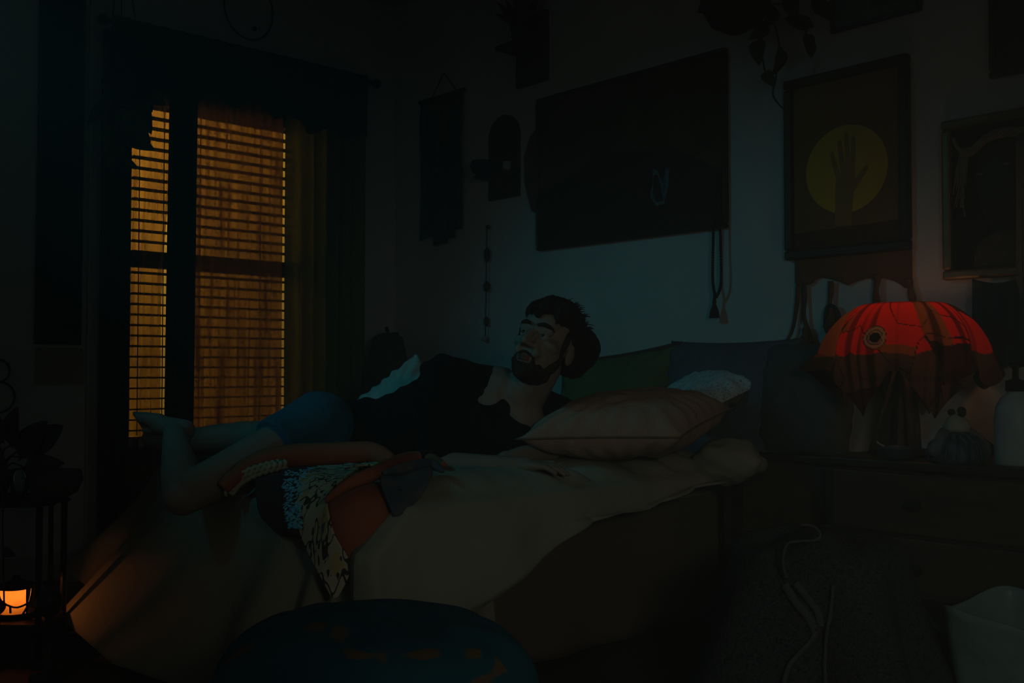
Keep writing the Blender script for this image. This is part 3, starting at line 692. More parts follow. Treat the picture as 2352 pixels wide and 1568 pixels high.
# large painting
M['paint_dark'] = mat('painting_umber', (.040, .024, .015), (.085, .043, .024), rough=.7, scale=5, detail=8, spec=.12)
M['paint_low'] = mat('painting_black_green', (.010, .012, .010), (.014, .014, .011), rough=.7, scale=3, spec=.12)
M['paint_gold'] = mat('painting_gold_leafage', (.055, .033, .014), (.02, .012, .008), rough=.8, scale=40, detail=6)
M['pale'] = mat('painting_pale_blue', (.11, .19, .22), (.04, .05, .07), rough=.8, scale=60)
root, pic, (a0, a1, z0, z1, fx) = frame_rect('large_painting', (1240, 577, 230, 1675), 'wide dark brown painting in thin frame on the right wall', 'painting', M['frame_dark'], .016, .03, M['paint_dark'])
flat([(a0, z0), (a1, z0), (a1, z0+.24), (lerp(a1, a0, .4), z0+.36), (lerp(a1, a0, .75), z0+.33), (a0, z0+.2)], 'dark_ground', M['paint_low'], pic, fx)
flat([(a0+.015, z0+.30), (a0+.13, z0+.28), (a0+.17, z0+.42), (a0+.12, z0+.50), (a0+.13, z0+.60), (a0+.03, z0+.61)], 'foliage', M['paint_gold'], pic, fx-.0015)
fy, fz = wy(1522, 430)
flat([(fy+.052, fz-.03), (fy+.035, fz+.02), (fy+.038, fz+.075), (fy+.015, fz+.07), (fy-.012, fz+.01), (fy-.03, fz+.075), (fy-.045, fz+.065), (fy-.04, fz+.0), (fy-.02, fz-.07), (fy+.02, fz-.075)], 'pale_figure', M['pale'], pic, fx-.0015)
flat([(fy+.035, fz-.02), (fy+.03, fz+.05), (fy+.012, fz+.05), (fy-.004, fz), (fy-.015, fz-.055), (fy+.018, fz-.058)], 'dark_figure', M['paint_low'], pic, fx-.003)
# wooden carving half hidden behind the painting's left edge
root = thing('carved_plaque', (0, wy(1225, 400)[0], wy(1225, 490)[1]), 'orange-brown carved plaque beside the left edge of the large painting', 'plaque')
y_, zb = wy(1243, 492); yl, zt = wy(1210, 300)
MB().poly([(-.001, y_+.01, zb), (-.001, y_+.05, zb+.02), (-.001, yl, (zb+zt)/2-.05), (-.001, yl+.005, (zb+zt)/2+.08), (-.001, y_+.055, zt-.03), (-.001, y_+.01, zt)], (-1, 0, 0), .014).build('plaque', M['suede'], root, shade=False, bevel=.004)
# hand poster
M['poster_paper'] = mat('poster_olive_paper', (.20, .10, .035), (.165, .085, .03), rough=.8, scale=5, spec=.12)
M['poster_sun'] = mat('poster_yellow', (.58, .36, .03), (.5, .31, .03), rough=.8, scale=9, spec=.12)
M['poster_hand'] = mat('poster_brown_hand', (.30, .17, .05), (.27, .155, .045), rough=.8, scale=9, spec=.12)
M['poster_red'] = mat('poster_red_band', (.085, .040, .025), (.07, .033, .022), rough=.8, spec=.12)
root, pic, (a0, a1, z0, z1, fx) = frame_rect('hand_poster', (1811, 600, 190, 2095), 'black framed poster of a hand over a yellow sun', 'poster', M['frame_dark'], .034, .032, M['poster_paper'])
H_, W_ = z1-z0, a1-a0
flat([(a0, z0), (a1, z0), (a1, z0+H_*.105), (a0, z0+H_*.12)], 'red_band', M['poster_red'], pic, fx)
cy, cz = wy(1943, 388, -.014); rad = W_*.385
flat([(cy+rad*math.cos(i*2*PI/48), cz+rad*math.sin(i*2*PI/48)*1.0) for i in range(48)], 'sun_disc', M['poster_sun'], pic, fx)
def stroke(y0, z0_, y1, z1_, w0, w1):
    d = Vector((y1-y0, z1_-z0_)).normalized(); n = Vector((-d.y, d.x)); pts = []
    pts += [(y0+n.x*w0, z0_+n.y*w0), (y0-n.x*w0, z0_-n.y*w0), (y1-n.x*w1, z1_-n.y*w1)]
    b = math.atan2(-n.y, -n.x)
    for i in range(1, 6): pts.append((y1+w1*math.cos(b+PI*i/6), z1_+w1*math.sin(b+PI*i/6)))
    pts.append((y1+n.x*w1, z1_+n.y*w1)); return pts
hw = MB()
for i_, (y0, zz0, y1, zz1, w0, w1) in enumerate(((.012, -.19, .004, -.05, .030, .034), (.004, -.05, .022, .095, .010, .007), (-.010, -.05, -.004, .115, .010, .007), (-.022, -.05, -.030, .098, .010, .007), (.020, -.05, .050, .06, .010, .007), (-.02, -.075, -.075, -.005, .011, .007))):
    hw.poly([(fx-.0012-.00025*i_, cy+y, cz+z) for y, z in stroke(y0, zz0, y1, zz1, w0, w1)], (-1, 0, 0), .0008)
tag(hw.build('hand_motif', M['poster_hand'], pic, shade=False), kind='stuff')
# blue picture at the top edge, dark picture at the top right
M['blue_print'] = mat('print_pale_teal', (.10, .16, .17), (.05, .10, .11), rough=.7, scale=4)
M['blue_dark'] = mat('print_deep_teal', (.035, .10, .10), (.025, .08, .085), rough=.7, scale=4)
root, pic, (a0, a1, z0, z1, fx) = frame_rect('blue_picture', (1912, 80, -120, 2124), 'pale teal picture in dark frame cut by the top edge', 'picture', M['teal_cloth'], .014, .022, M['blue_print'], top=2.36)
flat([(a0+.06, z0+.035), (a1-.13, z0+.035), (a1-.11, z0+.30), (a0+.06, z0+.30)], 'print', M['blue_dark'], pic, fx)
M['navy_print'] = mat('print_navy', (.012, .022, .026), rough=.8, spec=.1)
root, pic, _ = frame_rect('navy_picture', (2277, 184, -60, 2520), 'dark navy picture in black frame cut by the upper right corner', 'picture', M['frame_dark'], .02, .025, M['navy_print'], top=2.1)
# gold framed portrait
M['por_bg'] = mat('portrait_black', (.008, .009, .013), (.012, .013, .017), rough=.7, scale=4, spec=.12)
M['por_face'] = mat('portrait_blue_face', (.022, .038, .058), (.018, .03, .048), rough=.7, scale=5, spec=.12)
M['por_cloth'] = mat('portrait_grey_knit', (.085, .078, .072), (.05, .047, .045), rough=.8, wave=30, spec=.1)
M['por_light'] = mat('portrait_highlight', (.16, .13, .11), rough=.8)
M['por_lip'] = mat('portrait_lip', (.04, .022, .024), rough=.8)
root, pic, (a0, a1, z0, z1, fx) = frame_rect('gold_framed_portrait', (2174, 645, 282, 2560), 'blue-black portrait in aged gold frame above the lamp', 'painting', M['gold'], .030, .034, M['por_bg'])
def wp(px, py): q = onX(px, py, fx); return (q.y, q.z)
flat([wp(*p) for p in ((2240, 400), (2250, 350), (2290, 325), (2345, 320), (2400, 330), (2420, 400), (2405, 470), (2370, 520), (2330, 548), (2290, 540), (2262, 500), (2246, 450))], 'face', M['por_face'], pic, fx)
for e in ((2252, 400), (2312, 376)):
    flat([wp(e[0]+dx, e[1]+dy) for dx, dy in ((-12, 2), (0, -4), (10, -2), (2, 4))], 'eye', M['por_light'], pic, fx-.0012)
flat([wp(*p) for p in ((2258, 470), (2285, 462), (2310, 462), (2300, 482), (2275, 486))], 'mouth', M['por_lip'], pic, fx-.0012)
flat([wp(*p) for p in ((2237, 628), (2240, 580), (2250, 555), (2285, 535), (2330, 525), (2420, 540), (2430, 625))], 'collar', M['por_cloth'], pic, fx-.0008)
# rope garland draped over the portrait
gl = thing('rope_garland', (-.06, onX(2260, 420).y, onX(2260, 500).z), 'natural fringed rope garland draped across the gold framed portrait', 'garland')
arch = curve([onX(*p, -.06) for p in ((2208, 352), (2235, 345), (2265, 318), (2300, 305), (2352, 303), (2400, 312))], 40)
for k in range(5):
    MB().tube([p+Vector((-.006*math.cos(i*.5+k*1.26), 0, .010*math.sin(i*.5+k*1.26))) for i, p in enumerate(arch)], .006, 6).build('rope_strand', M['rope'], gl)
rnd = random.Random(5); fr = MB()
for i in range(26):
    x0 = 2212+rnd.uniform(-8, 12); a = onX(x0, 352+rnd.uniform(-4, 6), -.062); b_ = onX(x0-10+rnd.uniform(-14, 10), rnd.uniform(420, 480), -.055)
    fr.tube(curve([a, a.lerp(b_, .4)+Vector((0, rnd.uniform(-.006, .006), 0)), b_], 8), .0016, 4)
tag(fr.build('fringe', M['rope'], gl), kind='stuff')
MB().tube(curve([onX(*p, -.062) for p in ((2190, 315), (2196, 335), (2210, 350))], 8), .005, 6).build('knot_tail', M['rope'], gl)
MB().tube(curve([onX(*p, -.058) for p in ((2213, 420), (2212, 460), (2217, 498))], 8), .003, 6).build('long_thread', M['rope'], gl)
fr = MB()
for i in range(40):
    x0 = rnd.uniform(2335, 2375); a = onX(x0, 310, -.07); b_ = onX(x0+rnd.uniform(-4, 8), rnd.uniform(640, 740), -.06)
    fr.tube(curve([a, a.lerp(b_, .5)+Vector((0, rnd.uniform(-.006, .006), 0)), b_], 8), .0028, 4)
tag(fr.build('long_fringe', M['rope'], gl), kind='stuff')
# dark cloth hanging under the portrait
M['cloth_blue'] = mat('hanging_slate_cloth', (.038, .055, .062), (.028, .042, .05), rough=.95, scale=6)
def hang(u, v):
    q = onX(lerp(2234, 2400, u), lerp(640, 835, v)+10*math.sin(u*5), -.05-.012*math.sin(u*14+1.5*v)-.05*v)
    return q
tag(MB().grid(hang, 40, 20).build('hanging_cloth', M['cloth_blue'], solid=.004), 'dark slate cloth hanging on the wall below the portrait', 'cloth')

# suede pennant below the hand poster
sp = thing('suede_pennant', (-.02, onX(1960, 640).y, onX(1960, 800).z), 'brown suede pennant with knotted strips hanging below the hand poster', 'wall hanging')
def pen(u, v):
    px = lerp(1827, 2094, u); yb = 655-18*abs(math.sin(u*PI*2.05+.25))+14*math.exp(-((u-.12)/.06)**2)+12*math.exp(-((u-.99)/.06)**2)
    return onX(px, lerp(560, yb, v), -.012-.006*math.sin(u*20)*v)
MB().grid(pen, 70, 12).build('banner', M['suede'], sp, solid=.004)
def strip_(pts, w, x=-.022):
    q = curve([onX(px, py, x) for px, py in pts], 18); m = MB()
    return m.grid(lambda u, v: q[int(round(v*17))]+Vector((.004*math.sin(v*9), (u-.5)*-w*(1+.2*math.sin(v*11)), 0)), 3, 18).build('strip', M['suede'], sp, solid=.004)
strip_([(1833, 640), (1829, 700), (1820, 760), (1803, 795), (1812, 808), (1842, 795)], .014)
strip_([(1846, 650), (1848, 700), (1850, 740), (1862, 775)], .014)
strip_([(1908, 645), (1906, 690), (1904, 740), (1916, 780)], .018)
strip_([(2014, 630), (2013, 670), (2013, 720)], .022)
strip_([(2084, 640), (2092, 665), (2096, 700)], .020)
for px, py, s_ in ((1850, 785, 1), (1910, 735, .8)):
    c0 = onX(px, py, -.035); m = MB()
    m.lathe(c0-Vector((0, 0, .045*s_)), [(.030*s_, 0), (.034*s_, .02*s_), (.024*s_, .05*s_), (.010*s_, .075*s_), (.013*s_, .085*s_), (.006*s_, .1*s_)], 14, lambda a, t: 1+.12*math.sin(a*5))
    m.build('knot', M['suede'], sp)
lp = curve([onX(*p, -.03) for p in ((1895, 730), (1900, 705), (1918, 705), (1930, 735), (1922, 765), (1905, 770), (1894, 750))], 24)
MB().tube(lp, .006, 6, closed=True).build('ring', M['cloth_blue'], sp)

# bead necklace with tassel over the painting's right end
nk = thing('bead_necklace', (-.04, onX(1645, 700).y, onX(1645, 730).z), 'dark bead necklace with tassel hanging over the painting\'s right end', 'necklace')
l1 = curve([onX(*p, -.042) for p in ((1647, 400), (1641, 480), (1638, 560), (1637, 640), (1642, 678))], 60)
l2 = curve([onX(*p, -.042) for p in ((1647, 400), (1653, 480), (1655, 560), (1656, 650), (1645, 682))], 60)
for l_ in (l1, l2):
    m = MB()
    for p in l_: m.ell(p, .0062, nu=6, nv=4)
    tag(m.build('bead_strand', M['black'], nk), kind='stuff')
c0 = onX(1641, 730, -.042)
MB().lathe(c0, [(.020, 0), (.016, .025), (.009, .045), (.006, .052), (.008, .058), (.003, .085)], 12, lambda a, t: 1+.1*math.sin(a*6)).build('tassel', M['black'], nk)

# beaded strand with white ball
bs = thing('bead_string', (-.02, onX(1117, 640).y, onX(1117, 785).z), 'dark string of beads ending in a white ball on the wall', 'bead string')
MB().tube([onX(1119, 520, -.02), onX(1115, 778, -.02)], .0022, 6).build('string', M['black'], bs)
for px, py, r_, h_ in ((1121, 521, .011, .010), (1119, 585, .015, .034), (1118, 658, .015, .026), (1117, 738, .012, .024)):
    MB().ell(onX(px, py, -.02), (r_, r_, h_)).build('bead', M['wood_dark'], bs)
MB().ell(onX(1114, 778, -.02), .014).build('white_ball', M['ceramic'], bs)

# arch-backed wooden shelf
sf = thing('arched_shelf', (-.05, onX(1162, 430).y, onX(1162, 465).z), 'small arch-backed wooden wall shelf left of the painting', 'wall shelf')
yA, zA = wy(1128, 462); yB, _ = wy(1196, 455); zT = wy(1162, 265)[1]; r_ = (yA-yB)/2; ym = (yA+yB)/2
MB().poly([(-.001, yA, zA), (-.001, yB, zA)]+[(-.001, ym-r_*math.cos(PI*i/14), zT-r_+r_*math.sin(PI*i/14)) for i in range(15)], (-1, 0, 0), .015).build('back_board', M['wood_dark'], sf, shade=False)
zS = wy(1162, 402)[1]
MB().box((-.105, yB, zS-.018), (-.015, yA+.0, zS)).build('shelf_board', M['wood_mid'], sf, shade=False, bevel=.003)
MB().poly([(-.015, ym-.007, zS-.018), (-.09, ym-.007, zS-.018), (-.015, ym-.007, zS-.10)], (0, 1, 0), .014).build('corbel', M['wood_mid'], sf, shade=False)
c0 = Vector((-.055, onX(1164, 390, -.055).y, zS)); cp = thing('small_cup', c0, 'tiny pale cup standing on the arched wall shelf', 'cup')
MB().lathe(c0, [(.014, 0), (.019, .02), (.020, .045), (.017, .045), (.015, .01), (.004, .006)], 16).build('cup_body', M['white_plastic'], cp)
c0 = onX(1108, 402, -.15); bw = thing('dark_planter', c0, 'small dark round planter left of the arched shelf', 'planter')
MB().lathe(c0, [(.02, 0), (.045, .012), (.058, .04), (.050, .062), (.044, .06), (.035, .03)], 20).build('pot', M['black'], bw)
MB().tube([c0+Vector((.03, 0, .03)), Vector((0, c0.y-.0, c0.z+.03))], .006, 8).build('bracket', M['black'], bw)

# wall planter shelf at the top
sf = thing('planter_shelf', (-.06, onX(1215, 150).y, onX(1215, 200).z), 'dark wooden bracket shelf with potted plant at the top of the wall', 'wall shelf')
yA, zA = wy(1192, 205); yB, _ = wy(1262, 185); zS = wy(1192, 118)[1]; yC = onX(1148, 120, -.09).y
MB().box((-.02, yB, zA), (0, yA, 2.45)).build('back_board', M['wood_dark'], sf, shade=False, bevel=.003)
MB().box((-.13, yB, zS-.022), (-.02, yA+.02, zS)).build('shelf_board', M['wood_dark'], sf, shade=False, bevel=.003)
MB().poly([(-.02, (yA+yB)/2-.01, zS-.022), (-.11, (yA+yB)/2-.01, zS-.022), (-.02, (yA+yB)/2-.01, zS-.12)], (0, 1, 0), .02).build('corbel', M['wood_dark'], sf, shade=False)
c0 = Vector((-.075, (yA+yB)/2+.005, zS)); pp = thing('potted_plant', c0, 'spiky dark plant in a black pot on the high bracket shelf', 'plant')
MB().lathe(c0, [(.038, 0), (.048, .05), (.055, .10), (.058, .105), (.05, .105), (.045, .08)], 20).build('pot', M['black'], pp)
rnd = random.Random(2)
def blade(base, tip, w, m, parent, name='leaf', bend=.02):
    base, tip = Vector(base), Vector(tip); d = (tip-base); side = d.cross(FWD).normalized(); nn = side.cross(d).normalized()
    def fn(u, v): return base+d*v+side*((u-.5)*w*math.sin(PI*min(1, (v*.92+.06)))**.8)+nn*(bend*math.sin(PI*v)+.25*w*abs(u-.5))
    return MB().grid(fn, 5, 9).build(name, m, parent, solid=.0012)
for i in range(11):
    a = i*2.4; blade(c0+Vector((0, 0, .09)), c0+Vector((.05*math.cos(a)-.03, .13*math.sin(a), .20+.06*math.cos(i*1.7))), .030, M['leaf'], pp)

# woven hanging left of the arched shelf
wv = thing('woven_hanging', (-.02, onX(1018, 400).y, onX(1018, 560).z), 'long teal and brown woven strip hanging near the corner', 'wall hanging')
yA, zT = wy(974, 240); yB, zT2 = wy(1070, 205); zT = (zT+zT2)/2
MB().tube([(-.02, yA+.01, zT), (-.02, yB-.01, zT)], .010, 8).build('dowel', M['teal_cloth'], wv)
n = 6; wd = (yB-yA)/n
for i, (m_, pb) in enumerate(((M['teal_cloth'], 552), (M['black'], 545), (M['brown_cloth'], 565), (M['brown_cloth'], 560), (M['black'], 548), (M['teal_cloth'], 528))):
    zb = wy(980+15*i, pb)[1]
    MB().grid(lambda u, v: Vector((-.022-.008*math.sin(u*PI)-.004*math.sin(v*7+i), yA+wd*(i+.04+u*.92), lerp(zT, zb, v))), 6, 14).build('woven_band', m_, wv, solid=.004)
MB().tube([(-.004, yA+wd*1, zT+.0), (-.004, yA+wd*3, zT+.12), (-.004, yA+wd*5, zT)], .003, 6).build('cord', M['brown_cloth'], wv)

# hanging pothos at the top
ph = thing('hanging_pothos', onX(1735, 60, -.2), 'hanging pothos plant with trailing leaves above the hand poster', 'plant')
c0 = onX(1690, 62, -.22)
MB().lathe(c0-Vector((0, 0, .02)), [(.03, 0), (.085, .03), (.12, .09), (.125, .16), (.11, .16), (.10, .1)], 24).build('pot', M['terracotta'], ph)
for a in range(3):
    MB().tube([c0+Vector((.11*math.cos(a*2.1), .11*math.sin(a*2.1), .14)), c0+Vector((0, 0, .75))], .003, 5).build('hanger_cord', M['black'], ph)
vines = [[(1700, 40), (1760, 30), (1788, 90), (1785, 150), (1780, 190), (1775, 215), (1785, 235), (1800, 250)],
         [(1700, 35), (1750, 60), (1748, 110), (1760, 180)], [(1710, 20), (1800, 10), (1840, 50), (1860, 100), (1868, 125)], [(1690, 40), (1710, 60), (1730, 55)]]
for vn in vines: MB().tube(curve([onX(px, py, -.12-.001*(abs(px-1700))) for px, py in vn], 24), .0032, 6).build('vine', M['stem'], ph)
def heart(c, d, w, ln, nrm, parent):
    d = Vector(d).normalized(); nrm = Vector(nrm).normalized(); s_ = d.cross(nrm).normalized()
    def fn(u, v):
        U = u*2-1; wd_ = w*(math.sin(PI*v**.62)**.75 if 0 < v < 1 else 0)
        return Vector(c)+d*(ln*(v-.12*(1-abs(U))*(v < .3)))+s_*(U*wd_/2)+nrm*(.22*abs(U)*wd_-.15*ln*v*v)
    return MB().grid(fn, 7, 11).build('leaf', M['leaf'], parent, solid=.0012)
for px, py, ang, s_ in ((1745, 92, 95, 1.25), (1792, 112, 100, 1.3), (1758, 165, 60, .85), (1806, 45, 20, 1.3), (1720, 45, 160, 1.3), (1850, 80, 75, 1.0), (1866, 5, 40, 1.2), (1780, 20, 120, 1.1), (1700, 20, 190, 1.2), (1650, 15, 170, 1.2), (1830, 50, 10, 1.0), (1860, 100, 80, .7), (1760, 60, 140, 1.0), (1885, 10, 45, .9), (1735, 15, 200, 1.1), (1815, -10, 80, 1.2), (1680, -5, 100, 1.2)):
    a = R(ang); d = RGT*math.cos(a)-UPV*math.sin(a); heart(onX(px, py, -.13), d, .052*s_, .068*s_, -FWD+UPV*.3+RGT*math.sin(px), ph)

# ------------------------------------------------------------------ nightstand and what stands on it
NX0, NX1, NY0, NY1, NZ = -.44, -.03, -3.30, -2.72, .598
ns = thing('nightstand', (-.23, -3.0, 0), 'dark wooden two-drawer nightstand under the glowing lamp', 'nightstand')
m = MB(); m.box((NX0+.012, NY0, .20), (NX1, NY1, NZ-.025)); m.build('carcass', M['wood_dark'], ns, shade=False, bevel=.004)
MB().box((NX0-.012, NY0-.015, NZ-.025), (NX1, NY1+.015, NZ)).build('top', M['wood_dark'], ns, shade=False, bevel=.006)
for z0, z1 in ((.225, .385), (.397, .562)):
    d = MB().box((NX0-.004, NY0+.02, z0), (NX0+.014, NY1-.02, z1)).build('drawer', M['wood_mid'], ns, shade=False, bevel=.004)
    kc = Vector((NX0-.004, (NY0+NY1)/2+.02, (z0+z1)/2))
    MB().ell(kc+Vector((-.020, 0, 0)), (.012, .024, .017)).cap(kc, kc+Vector((-.016, 0, 0)), .008, .008).build('knob', M['black'], d)
for x in (NX0+.035, NX1-.03):
    for y in (NY0+.03, NY1-.03): MB().lathe((x, y, 0), [(.014, 0), (.024, .20)], 8).build('leg', M['wood_dark'], ns)

# lamp draped in a fish-patterned cloth
LC = P(2078, 1040, 2.93); LC = Vector((-.25, LC.y+.0, NZ)); LC.y = onX(2078, 900, -.25).y
lm = thing('table_lamp', LC, 'glowing red table lamp draped in a fish-patterned cloth', 'lamp')
MB().lathe(LC, [(.085, 0), (.085, .012), (.06, .02), (.05, .022)], 20).build('lamp_foot', M['lamp_wood'], lm)
MB().lathe(LC+Vector((0, 0, .02)), [(.050, 0), (.046, .08), (.032, .20), (.024, .26), (.014, .27)], 4).build('lamp_body', M['lamp_wood'], lm, shade=False)
for a in (0.6, 2.2, 3.8):
    MB().bar(LC+Vector((.10*math.cos(a), .10*math.sin(a), .0)), LC+Vector((.02*math.cos(a), .02*math.sin(a), .27)), .022, .012).build('brace', M['lamp_wood'], lm)
bulb = MB().ell(LC+Vector((0, 0, .330)), (.026, .026, .036)).build('bulb', emit_mat('bulb_warm', (1, .40, .15), 12), lm)
for z_, r_ in ((.262, .165), (.444, .105)):
    MB().tube([LC+Vector((r_*math.cos(i*2*PI/32), r_*math.sin(i*2*PI/32), z_)) for i in range(32)], .0022, 6, closed=True).build('shade_ring', M['black'], lm)
camdir = math.atan2((CAM-LC).y, (CAM-LC).x)
def shade(u, v):
    a = 2*PI*u; rel = (a-camdir+PI) % (2*PI)-PI            # 0 = facing the room
    corner = max(0, math.cos(2*(rel-.15)))**3*.0
    side = math.exp(-((abs(rel)-PI/2)/.22)**2)
    pl = .006*math.sin(a*13+2*nz((a*2, 0, 0)))*smooth(.1, .6, v)
    if v < .62:
        t = v/.62; r_ = .108+.10*math.sin(t*PI/2)+.035*side*t**2; z_ = .450-.165*t**1.5
        return LC+Vector(((r_+pl)*math.cos(a), (r_+pl)*math.sin(a), z_+.02*side*t))
    t = (v-.62)/.38
    tri = (max(0, 1-abs((((rel+.12)*1.75/1.0) % 2)-1)*1.1))
    drop = .035+.135*tri*(1-.8*side)
    r_ = .208+.035*side+.018*t*(1-tri)+.06*side*t-.035*t*tri
    return LC+Vector(((r_+pl)*math.cos(a), (r_+pl)*math.sin(a), .285+.02*side-drop*t))
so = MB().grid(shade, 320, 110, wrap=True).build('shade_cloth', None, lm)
# cloth colour attribute: printed patches, outlines, eye; glow fade and fold shade painted in
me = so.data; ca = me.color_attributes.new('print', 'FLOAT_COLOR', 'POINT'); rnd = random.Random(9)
seeds = []
for i in range(60):
    a = rnd.uniform(-PI, PI); z_ = rnd.uniform(.10, .45); seeds.append((a*.2, z_, rnd.choice([0, 0, 0, 1, 1, 2, 3, 3])))
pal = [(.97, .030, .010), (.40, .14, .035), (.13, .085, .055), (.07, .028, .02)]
for i, v in enumerate(me.vertices):
    p = v.co; a = (math.atan2(p.y, p.x)-camdir+PI) % (2*PI)-PI; q = (a*.2+.01*nz((a*3, p.z*12, 0)), p.z+.012*nz((a*3, p.z*10, 7)))
    ds = sorted((math.hypot(q[0]-s_[0], q[1]-s_[1]), s_[2]) for s_ in seeds)
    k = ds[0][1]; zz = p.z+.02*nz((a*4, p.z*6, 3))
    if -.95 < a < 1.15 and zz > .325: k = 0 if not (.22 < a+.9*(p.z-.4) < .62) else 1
    if zz < .30: k = 2 if k != 3 else 3  # red stays high and the lower cloth darkens: painted fade of the glow
    c = pal[k]
    fold_shade = nz((a*6.5, p.z*2, 5))
    c = tuple(x*lerp(1, .28, smooth(.02, .22, fold_shade)) for x in c)  # dark vertical stripes painted as shade between folds
    if ds[1][0]-ds[0][0] < .0022 and ds[1][1] != ds[0][1]: c = (.02, .012, .01)
    ea, ez_ = .205*(a+.40)*1.0, p.z-.345; er = math.hypot(ea, ez_)
    # eye of the fish
    if er < .034:
        c = (.03, .02, .018) if er > .031 else ((.42, .32, .25) if er > .0225 else ((.05, .04, .04) if er > .0195 else ((.36, .30, .25) if er > .015 else (.012, .01, .01))))
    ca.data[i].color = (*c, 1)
sm = bpy.data.materials.new('fish_print_glow_cloth'); sm.use_nodes = True; nt = sm.node_tree; nt.nodes.clear(); N, L = nt.nodes.new, nt.links.new
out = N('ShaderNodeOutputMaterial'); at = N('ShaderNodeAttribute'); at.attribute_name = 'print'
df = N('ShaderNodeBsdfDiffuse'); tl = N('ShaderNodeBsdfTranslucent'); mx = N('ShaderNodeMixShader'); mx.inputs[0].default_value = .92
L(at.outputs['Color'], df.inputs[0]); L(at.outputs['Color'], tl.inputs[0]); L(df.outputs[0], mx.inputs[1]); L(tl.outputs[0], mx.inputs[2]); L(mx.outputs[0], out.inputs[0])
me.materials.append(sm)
ll = light('lamp_bulb_light', 'POINT', (0, 0, .410), 2.9, (1, .42, .17), shadow_soft_size=.03); ll.parent = lm

# bowl, knitted figure, pump bottle, incense ash
c0 = Vector((-.385, onX(2062, 1025, -.385).y, NZ)); bw = thing('small_bowl', c0, 'small slate-blue bowl at the front of the nightstand', 'bowl')
MB().lathe(c0, [(.030, 0), (.040, .006), (.050, .030), (.052, .036), (.047, .035), (.036, .010), (.005, .008)], 28).build('bowl_body', M['bowl'], bw)
MB().tube(curve([c0+Vector((0, .04, .033)), c0+Vector((0, .056, .040)), c0+Vector((.004, .064, .046))], 8), .003, 6).build('incense_stub', M['ceramic'], bw)
c0 = Vector((-.36, onX(2198, 1035, -.36).y, NZ)); fg = thing('cloth_figure', c0, 'seated cloth figure in striped blue shawl and knitted hat', 'figurine')
MB().lathe(c0, [(.070, 0), (.078, .02), (.070, .05), (.045, .075), (.022, .088)], 24, lambda a, t: 1+.05*math.sin(a*7)).build('shawl', mat('shawl_blue', (.07, .11, .14), (.035, .055, .075), wave=14, rough=.95), fg)
for i in range(7):
    a = camdir-1.2+i*.4; MB().tube([c0+Vector((r_*math.cos(a), r_*math.sin(a), z_)) for r_, z_ in ((.080, .005), (.081, .02), (.073, .05), (.05, .074))], .0035, 6).build('stripe', M['bowl'], fg)
for s_ in (-1, 1): MB().cap(c0+RGT*(s_*.03)+Vector((0, 0, .075)), c0+RGT*(s_*.075)-FWD*.03+Vector((0, 0, .035)), .022, .018).build('arm', mat('figure_sleeve', (.16, .17, .17), (.07, .10, .12), scale=30), fg)
MB().lathe(c0+Vector((0, 0, .084)), [(.034, 0), (.036, .012), (.030, .028), (.018, .042), (.006, .048)], 18).build('hat', M['ceramic'], fg)
MB().ell(c0+Vector((.01, -.01, .140)), .012).ell(c0+Vector((.0, .014, .136)), .010).ell(c0+Vector((-.01, -.02, .134)), .010).build('pompom', M['terracotta'], fg)
c0 = Vector((-.34, onX(2335, 1045, -.34).y, NZ)); bt = thing('pump_bottle', c0, 'white pump bottle at the right end of the nightstand', 'bottle')
MB().lathe(c0, [(.050, 0), (.054, .006), (.054, .12), (.050, .155), (.036, .180), (.022, .188), (.022, .196)], 26).build('bottle_body', M['white_plastic'], bt)
MB().lathe(c0+Vector((0, 0, .196)), [(.025, 0), (.025, .028), (.012, .032), (.008, .034), (.008, .062), (.014, .064), (.014, .076)], 18).build('pump_collar', M['black'], bt)
MB().tube([c0+Vector((0, 0, .268)), c0+Vector((.02, -.042, .268)), c0+Vector((.024, -.05, .258))], .007, 8).build('spout', M['black'], bt)

# ------------------------------------------------------------------ robe heaped over a stool, right foreground
RC = onZ(1890, 1560, .0); RC = P(1880, 1400, 2.35); RC.z = 0
stl = thing('stool', RC, 'low wooden stool hidden under the heaped navy robe', 'stool')
MB().lathe(RC+Vector((0, 0, .36)), [(.13, 0), (.14, .01), (.14, .03), (.13, .035)], 20).build('stool_seat', M['wood_mid'], stl)
for a in range(4):
    MB().tube([RC+Vector((.14*math.cos(a*PI/2+.5), .14*math.sin(a*PI/2+.5), 0)), RC+Vector((.09*math.cos(a*PI/2+.5), .09*math.sin(a*PI/2+.5), .365))], .014, 8).build('leg', M['wood_mid'], stl)
rb = thing('terry_robe', RC+Vector((0, 0, .02)), 'navy speckled terry robe with pale hems heaped in the right foreground', 'robe')
def robe(u, v):
    a = 2*PI*u
    t = v
    r_ = .04+.155*math.sin(min(1, t/.32)*PI/2) if t < .32 else .195+.13*((t-.32)/.68)**1.2
    z_ = .475-.06*(t/.32)**2 if t < .32 else lerp(.415, .02, (t-.32)/.68)
    k = smooth(.15, .8, t)
    r_ *= 1+k*(.12*math.sin(a*5+2*nz((a, 1, 0)))+.08*math.sin(a*9+1))
    va = math.atan2((CAM-RC).y, (CAM-RC).x)+.02; da = (a-va+PI) % (2*PI)-PI
    r_ *= 1-.20*k*math.exp(-(da/.16)**2)+.07*k*math.exp(-((da-.42)/.2)**2)+.07*k*math.exp(-((da+.5)/.22)**2)
    dx, dy = r_*math.cos(a), r_*math.sin(a)
    p = Vector((dx, dy, z_))+Vector((0, 0, .03*nz((dx*9, dy*9, 1))+.016*nz((dx*20, dy*20, 2)))*1)*(1-.6*k)
    return RC+p
MB().grid(robe, 150, 60, wrap=True).build('robe_body', M['towel'], rb, solid=.008)
